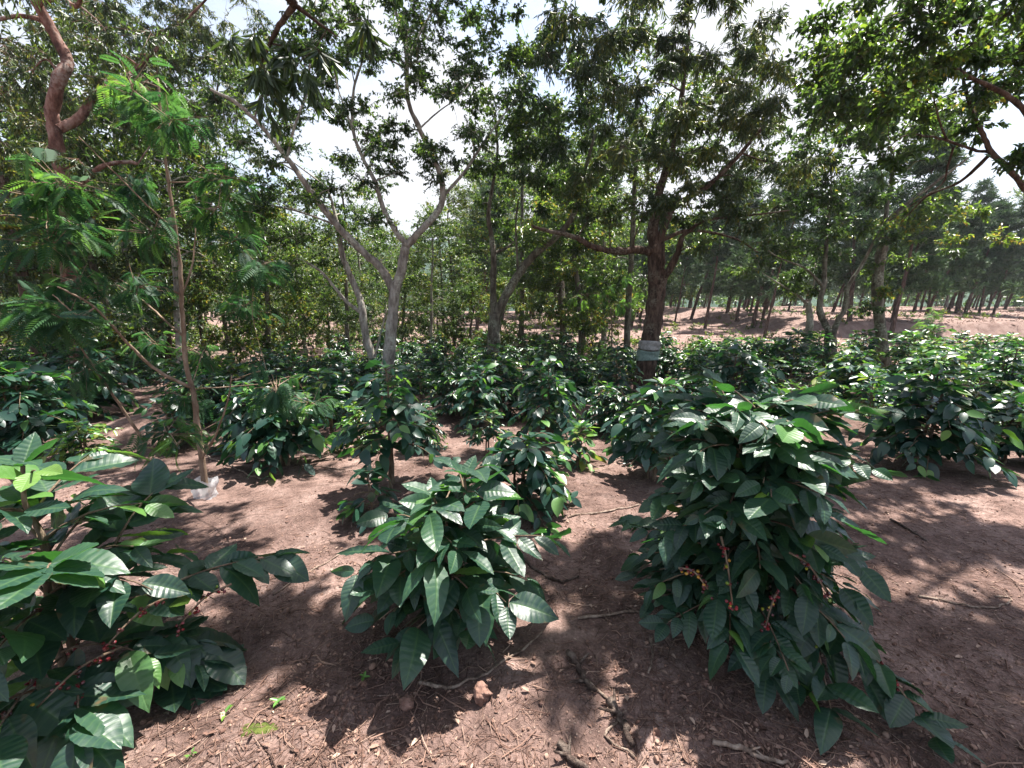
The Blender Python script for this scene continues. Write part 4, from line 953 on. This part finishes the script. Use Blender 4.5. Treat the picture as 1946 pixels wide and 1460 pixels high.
# ------------------------------------------------------------------ things lying on the soil
STICKS = [
 ('long bowed grey stick lying before the compact clearing bush', [(800, 1298), (850, 1310), (905, 1292), (965, 1255), (1032, 1205)], .007, B_STICK),
 ('thick rough broken stick beside the clods, lying towards the camera', [(1085, 1250), (1105, 1285), (1130, 1322)], .015, B_ROT),
 ('dark rotten stick at the bottom of a heap of twigs', [(1158, 1335), (1178, 1375), (1198, 1422)], .015, B_ROT),
 ('short dark stick at the lower picture border between two sun patches', [(1062, 1418), (1085, 1445), (1120, 1475)], .013, B_ROT),
 ('straight thin stick pointing at the foot of the largest bush', [(1098, 1177), (1160, 1172), (1232, 1166)], .007, B_STICK),
 ('crooked dark twig just past the compact clearing bush', [(993, 1055), (1012, 1082), (1042, 1100), (1068, 1108), (1100, 1098)], .008, B_ROT),
 ('thin bleached twig lying between the edge bush and the compact bush', [(520, 1132), (575, 1095), (645, 1055)], .005, B_STICK),
 ('pale knotty stick in the lower sun patch before the largest bush', [(1350, 1412), (1420, 1432), (1470, 1450), (1510, 1458)], .009, B_STICK),
 ('pale hooked root lying alone on the shaded litter', [(1745, 1135), (1820, 1150), (1880, 1158), (1912, 1150), (1918, 1138), (1890, 1135)], .006, B_STICK),
 ('long fallen branch stretched behind the feathery sapling', [(425, 884), (500, 880), (580, 888), (655, 895)], .010, B_ROT),
 ('forked dry branch end lying by the plastic sleeve', [(395, 870), (430, 885), (465, 900), (495, 912)], .009, B_STICK),
 ('slender twig leaning over the litter near the broken stick', [(1120, 1300), (1180, 1362), (1150, 1400), (1205, 1440)], .006, B_STICK),
 ('curved twig in the deep shade below the largest bush', [(1235, 1215), (1240, 1250), (1232, 1285)], .006, B_STICK),
 ('grey twig lying across the path past the small rounded bush', [(1080, 985), (1150, 975), (1215, 960)], .007, B_STICK),
 ('brown stick half buried beyond the largest bush', [(1690, 990), (1730, 1010), (1760, 1030)], .009, B_ROT),
 ('thin dark root crossing the ground below the edge bush', [(240, 1345), (320, 1340), (400, 1330), (450, 1318)], .005, B_ROT),
]
srng = np.random.default_rng(77)
for lab, q, r, m in STICKS:
    P = np.array([ground_at(*p) for p in q]); P = catmull(P, 5); P[:, 2] = terrain(P[:, 0], P[:, 1]) + r*.75 + np.abs(srng.normal(0, r*.5, len(P)))
    P[:, :2] += srng.normal(0, r*.35, (len(P), 2)); R = np.linspace(r, r*.6, len(P))*(1+srng.normal(0, .10, len(P)))
    mb = MB(); mb.tube(P, R, 8, rough=.10, rng=srng)
    for _ in range(2):                      # side knots
        k = srng.integers(2, len(P)-2); d = nrmz(srng.normal(size=3)*np.array([1, 1, .4])+np.array([0, 0, .35])); mb.tube([P[k], P[k]+d*r*2.2, P[k]+d*r*4.5], [r*.5, r*.4, r*.25], 5)
    o = mb.build('stick', [m], None, P[0]); o.location = P[0]; tag(o, lab, 'stick', 'sticks on the soil')

def clod(px, py, s, lab):
    g = ground_at(px, py); n = 13; q = np.linspace(-1, 1, n); V, F = [], []
    for ax in range(3):
        for sg in (-1, 1):
            b = len(V)
            for a in q:
                for c in q:
                    w = [0, 0, 0]; w[ax] = sg; w[(ax+1) % 3] = a; w[(ax+2) % 3] = c*sg; w = np.array(w, float); V.append(w/np.linalg.norm(w))
            for a in range(n-1):
                for c in range(n-1): F.append([b+a*n+c, b+(a+1)*n+c, b+(a+1)*n+c+1, b+a*n+c+1])
    V = np.array(V); k = px*.37
    d = 1 + .55*vnoise(V[:, 0]*1.7+k+V[:, 2], V[:, 1]*1.7+V[:, 2]*1.3, 31) + .30*vnoise(V[:, 0]*4+k, V[:, 1]*4+V[:, 2]*3, 32) + .16*vnoise(V[:, 0]*9+V[:, 2]*4, V[:, 1]*9+k, 33)
    V = V*d[:, None]*s*np.array([1, .9, .85]); mb = MB(); mb.add(V, F)
    o = mb.build('clod', [M_CLOD]); g[2] += s*.45; o.location = g; tag(o, lab, 'clod of earth', 'clods on the soil')
clod(915, 1325, .034, 'large pitted clod of dry earth below the bowed stick')
clod(772, 1342, .026, 'smaller rounded clod of earth at the rim of the compact bush shadow')
clod(1030, 1338, .011, 'pebble-sized crumb of earth between the pitted clod and the broken stick')
clod(1340, 1300, .014, 'small lump of earth at the shadow rim below the largest bush')

def sprout(px, py, n, s, lab, rosette=True):
    g = ground_at(px, py); mb = MB(); r = np.random.default_rng(int(px)); O, Dd = [], []
    for k in range(n):
        a = k*6.28/n + r.normal(0, .3); O.append([r.normal(0, s*.15), r.normal(0, s*.15), s*.5]); Dd.append([math.cos(a), math.sin(a), r.uniform(.1, .7)])
    O, Dd = np.array(O), np.array(Dd)
    mb.prisms(O*[.3, .3, 0], O, .0012, .001, 0, tint=.9)
    mb.spread(L_LOW[0], O, Dd, np.tile([0, 0, 1.], (n, 1)), s*r.uniform(.7, 1.2, n), r.uniform(.9, .96, n))
    o = mb.build('seedling', [M_COFFEE_FAR]); o.location = g; tag(o, lab, 'seedling', 'tiny green seedlings')
sprout(530, 1340, 5, .030, 'tiny bright green seedling right of the lowest edge-bush leaf'.replace('right of', 'just past'))
sprout(430, 1362, 4, .026, 'tiny green seedling by the thin dark root')
sprout(692, 1292, 4, .026, 'tiny seedling in the shadow of the compact bush tip')
sprout(362, 1440, 4, .022, 'tiny pale seedling lowest in the sunlit soil')
# a mossy crust
g = ground_at(490, 1385); mb = MB(); rr_ = np.linspace(0.01, 1, 7); aa = np.linspace(0, 6.283, 24, endpoint=False); R_, A_ = np.meshgrid(rr_, aa, indexing='ij'); ed = 1+.5*vnoise(np.cos(A_)*2, np.sin(A_)*2, 55)
X = g[0]+.06*R_*ed*np.cos(A_); Y = g[1]+.035*R_*ed*np.sin(A_); Z = terrain(X, Y)+.008*(1-R_**2)+.003*vnoise(X*90, Y*90, 56)-.0005
i = np.arange(6)[:, None]*24; j = np.arange(24)[None]; k = (j+1) % 24
mb.add(np.stack([X, Y, Z], -1).reshape(-1, 3), np.stack([i+j, i+24+j, i+24+k, i+k], -1).reshape(-1, 4)); o = mb.build('moss_patch', [M_MOSS], None, g); o.location = g
tag(o, 'small olive moss patch on bare soil near the lower picture border', 'moss patch')

# litter nobody could count: needles, twigs, dry leaves
def litter():
    rng = np.random.default_rng(91); mb = MB()
    def scatter(n, r0, r1, amax=1.15):
        r = r0*np.exp(rng.random(n)*math.log(r1/r0)); a = rng.uniform(-amax, amax, n); x, y = r*np.sin(a), r*np.cos(a)
        d = vnoise(x*1.2, y*1.2, 61)+.6*vnoise(x*4, y*4, 62)+.35*(x > .9); keep = d > rng.uniform(-.5, .35, n); return x[keep], y[keep]
    x, y = scatter(52000, .8, 11); n = len(x); z = terrain(x, y)
    a = rng.uniform(0, 6.28, n); ln = rng.uniform(.012, .065, n)*(1+.05*np.hypot(x, y)); wd = rng.uniform(.0005, .0015, n)*(1+.10*np.hypot(x, y))
    dx, dy = np.cos(a), np.sin(a); x1, y1 = x+dx*ln, y+dy*ln; z1 = terrain(x1, y1)
    lift = rng.uniform(.001, .006, n)+wd; A = np.stack([x, y, z+lift], -1); B_ = np.stack([x1, y1, z1+lift*rng.uniform(.5, 1.8, n)], -1)
    mb.prisms(A, B_, wd, wd*.6, 0, tint=np.repeat(np.clip(rng.beta(2, 2.6, n), 0, 1), 6))
    x, y = scatter(7000, .9, 13); n = len(x); z = terrain(x, y)+.004
    d = np.stack([rng.normal(size=n), rng.normal(size=n), rng.normal(0, .22, n)], -1); nn = np.array([0, 0, 1.])+rng.normal(0, .3, (n, 3))
    mb.spread(L_TREE[0], np.stack([x, y, z+.003], -1), d, nn, rng.uniform(.009, .034, n), np.clip(rng.beta(2.2, 1.9, n), 0, 1))
    # broken twigs, each a bent pair of pieces
    x, y = scatter(2600, .8, 10); n = len(x); a = rng.uniform(0, 6.28, n); ln = rng.uniform(.04, .16, n); w_ = rng.uniform(.0011, .0032, n)
    A = np.stack([x, y, terrain(x, y)+w_+.002], -1); x1, y1 = x+np.cos(a)*ln*.5, y+np.sin(a)*ln*.5; b = a+rng.normal(0, .5, n); x2, y2 = x1+np.cos(b)*ln*.5, y1+np.sin(b)*ln*.5
    M_ = np.stack([x1, y1, terrain(x1, y1)+w_+rng.uniform(.001, .012, n)], -1); E = np.stack([x2, y2, terrain(x2, y2)+w_+.002], -1); tt = np.repeat(rng.uniform(.05, .85, n), 6)
    mb.prisms(A, M_, w_, w_*.85, 0, tint=tt); mb.prisms(M_, E, w_*.85, w_*.5, 0, tint=tt)
    # soil crumbs
    x, y = scatter(30000, .8, 8); n = len(x); z = terrain(x, y); s = rng.gamma(1.5, .0016, n)+.0014
    mb.spread(T_BALL, np.stack([x, y, z+s*.4], -1), rng.normal(size=(n, 3)), rng.normal(size=(n, 3)), np.stack([s, s*rng.uniform(.6, 1, n), s*rng.uniform(.5, .9, n)], -1), rng.uniform(.35, .8, n))
    tag(mb.build('leaf_litter', [M_LITTER]), 'loose brown litter of needles, twigs, dry leaves and soil crumbs', None, None, 'stuff')
    # low dry needle tussocks on the far slope
    mb = MB(); n = 16000; y = rng.uniform(10, 60, n); x = rng.uniform(-.4, 1.35, n)*y; z = terrain(x, y)
    d = np.stack([rng.normal(size=n), rng.normal(size=n), rng.uniform(.2, 1.1, n)], -1)
    mb.spread(L_NARROW[0], np.stack([x, y, z], -1), d, rng.normal(size=(n, 3)), rng.uniform(.06, .22, n), np.clip(rng.beta(2, 2, n), 0, 1))
    tag(mb.build('dry_undergrowth', [M_LITTER]), 'dry reddish bracken and needles carpeting the slope under the pines', None, None, 'stuff')
litter()

def woods():
    rng = np.random.default_rng(95); mb = MB(); n = 1500       # the far-off wood closing the view
    y = rng.uniform(66, 130, n); x = rng.uniform(-1.35, 1.45, n)*y; hh = 9 + 6*vnoise(x*.06, y*.06, 71)+6*vnoise(x*.2, y*.2, 72)
    C = np.stack([x, y, terrain(x, y) + hh*rng.random(n)**.8], -1)
    foliage(mb, rng, C, rng.uniform(1.6, 2.8, n), 'broad', .75, 60, (.0, .6)); tag(mb.build('far_woods', [M_TREE, B_DARK]), 'dark woods closing the view beyond the pine slope', None, None, 'stuff')
    mb = MB(); n = 850                                          # weeds and low growth on the slope
    y = 10.5 + 34*rng.random(n)**1.5; x = rng.uniform(-1.2, 1.4, n)*y
    k = (vnoise(x*.25, y*.25, 73)+.1*(x < 2) > -.12); x, y = x[k], y[k]
    C = np.stack([x, y, terrain(x, y)+.14], -1); foliage(mb, rng, C, rng.uniform(.25, .55, len(x)), 'broad', .10, 52, (.35, .9))
    n = 420; y = rng.uniform(12, 22, n); x = rng.uniform(-1.25, .22, n)*y; C = np.stack([x, y, terrain(x, y)+rng.uniform(.1, .6, n)], -1)
    foliage(mb, rng, C, rng.uniform(.3, .6, n), 'broad', .10, 60, (.1, .8))
    tag(mb.build('undergrowth', [M_TREE, B_TWIG]), 'low weeds and brushy growth scattered beyond the coffee', None, None, 'stuff')
woods()

# ------------------------------------------------------------------ thin haze in the air
m = bpy.data.materials.new('thin_haze'); m.use_nodes = True; nt = m.node_tree; nt.nodes.clear()
v = nt.nodes.new('ShaderNodeVolumePrincipled'); v.inputs['Color'].default_value = (.86, .92, 1., 1); v.inputs['Density'].default_value = .0004; v.inputs['Anisotropy'].default_value = .3
o = nt.nodes.new('ShaderNodeOutputMaterial'); nt.links.new(v.outputs[0], o.inputs['Volume'])
mb = MB(); a, z0, z1 = 380., -3., 60.
mb.add([[-a, -a, z0], [a, -a, z0], [a, a, z0], [-a, a, z0], [-a, -a, z1], [a, -a, z1], [a, a, z1], [-a, a, z1]], [[0, 3, 2, 1], [4, 5, 6, 7], [0, 1, 5, 4], [1, 2, 6, 5], [2, 3, 7, 6], [3, 0, 4, 7]])
tag(mb.build('haze', [m], flat=True), kind='stuff')

# ------------------------------------------------------------------ sky, sun, camera
w = bpy.data.worlds.new('World'); scene.world = w; w.use_nodes = True; nt = w.node_tree; N, L = nt.nodes, nt.links; N.clear()
sky = N.new('ShaderNodeTexSky'); sky.sky_type = 'NISHITA'; sky.sun_disc = False; sky.sun_elevation = SUN_EL; sky.sun_rotation = SUN_AZ; sky.dust_density = 2.
tc = N.new('ShaderNodeTexCoord'); mp = N.new('ShaderNodeMapping'); mp.inputs['Scale'].default_value = (1, 1, 2.2); L.new(tc.outputs['Generated'], mp.inputs['Vector'])
nz = N.new('ShaderNodeTexNoise'); nz.inputs['Scale'].default_value = 1.6; nz.inputs['Detail'].default_value = 7; L.new(mp.outputs[0], nz.inputs['Vector'])
rp = ramp(N, [(.43, (0, 0, 0)), (.60, (1, 1, 1))]); L.new(nz.outputs['Fac'], rp.inputs['Fac'])
cl = mix_rgb(N, L, rp.outputs['Color'], sky.outputs['Color'], (3.35, 3.42, 3.6))
bg = N.new('ShaderNodeBackground'); bg.inputs['Strength'].default_value = .085; L.new(cl, bg.inputs['Color'])
ow = N.new('ShaderNodeOutputWorld'); L.new(bg.outputs[0], ow.inputs['Surface'])
from mathutils import Vector
sl = bpy.data.lights.new('sun', 'SUN'); sl.energy = 5.0; sl.angle = math.radians(.6); sl.color = (1, .95, .87)
so = bpy.data.objects.new('sun', sl); col.objects.link(so); so.rotation_euler = Vector(-SUN).to_track_quat('-Z', 'Y').to_euler(); so.location = (20, 20, 40)
cam = bpy.data.cameras.new('camera'); co = bpy.data.objects.new('camera', cam); col.objects.link(co)
cam.sensor_fit = 'HORIZONTAL'; cam.sensor_width = 36.; cam.lens = 36.*FPX/W; cam.clip_start = .05; cam.clip_end = 3000
co.location = (0, 0, EYE); co.rotation_euler = (math.pi/2-PITCH, 0, 0); scene.camera = co
vs = scene.view_settings; vs.view_transform = 'Standard'; vs.look = 'None'; vs.gamma = 1; vs.exposure = 1.85
cy = scene.cycles; cy.max_bounces = 6; cy.diffuse_bounces = 3; cy.glossy_bounces = 2; cy.transmission_bounces = 3; cy.transparent_max_bounces = 6; cy.caustics_reflective = False; cy.caustics_refractive = False
cy.use_denoising = True
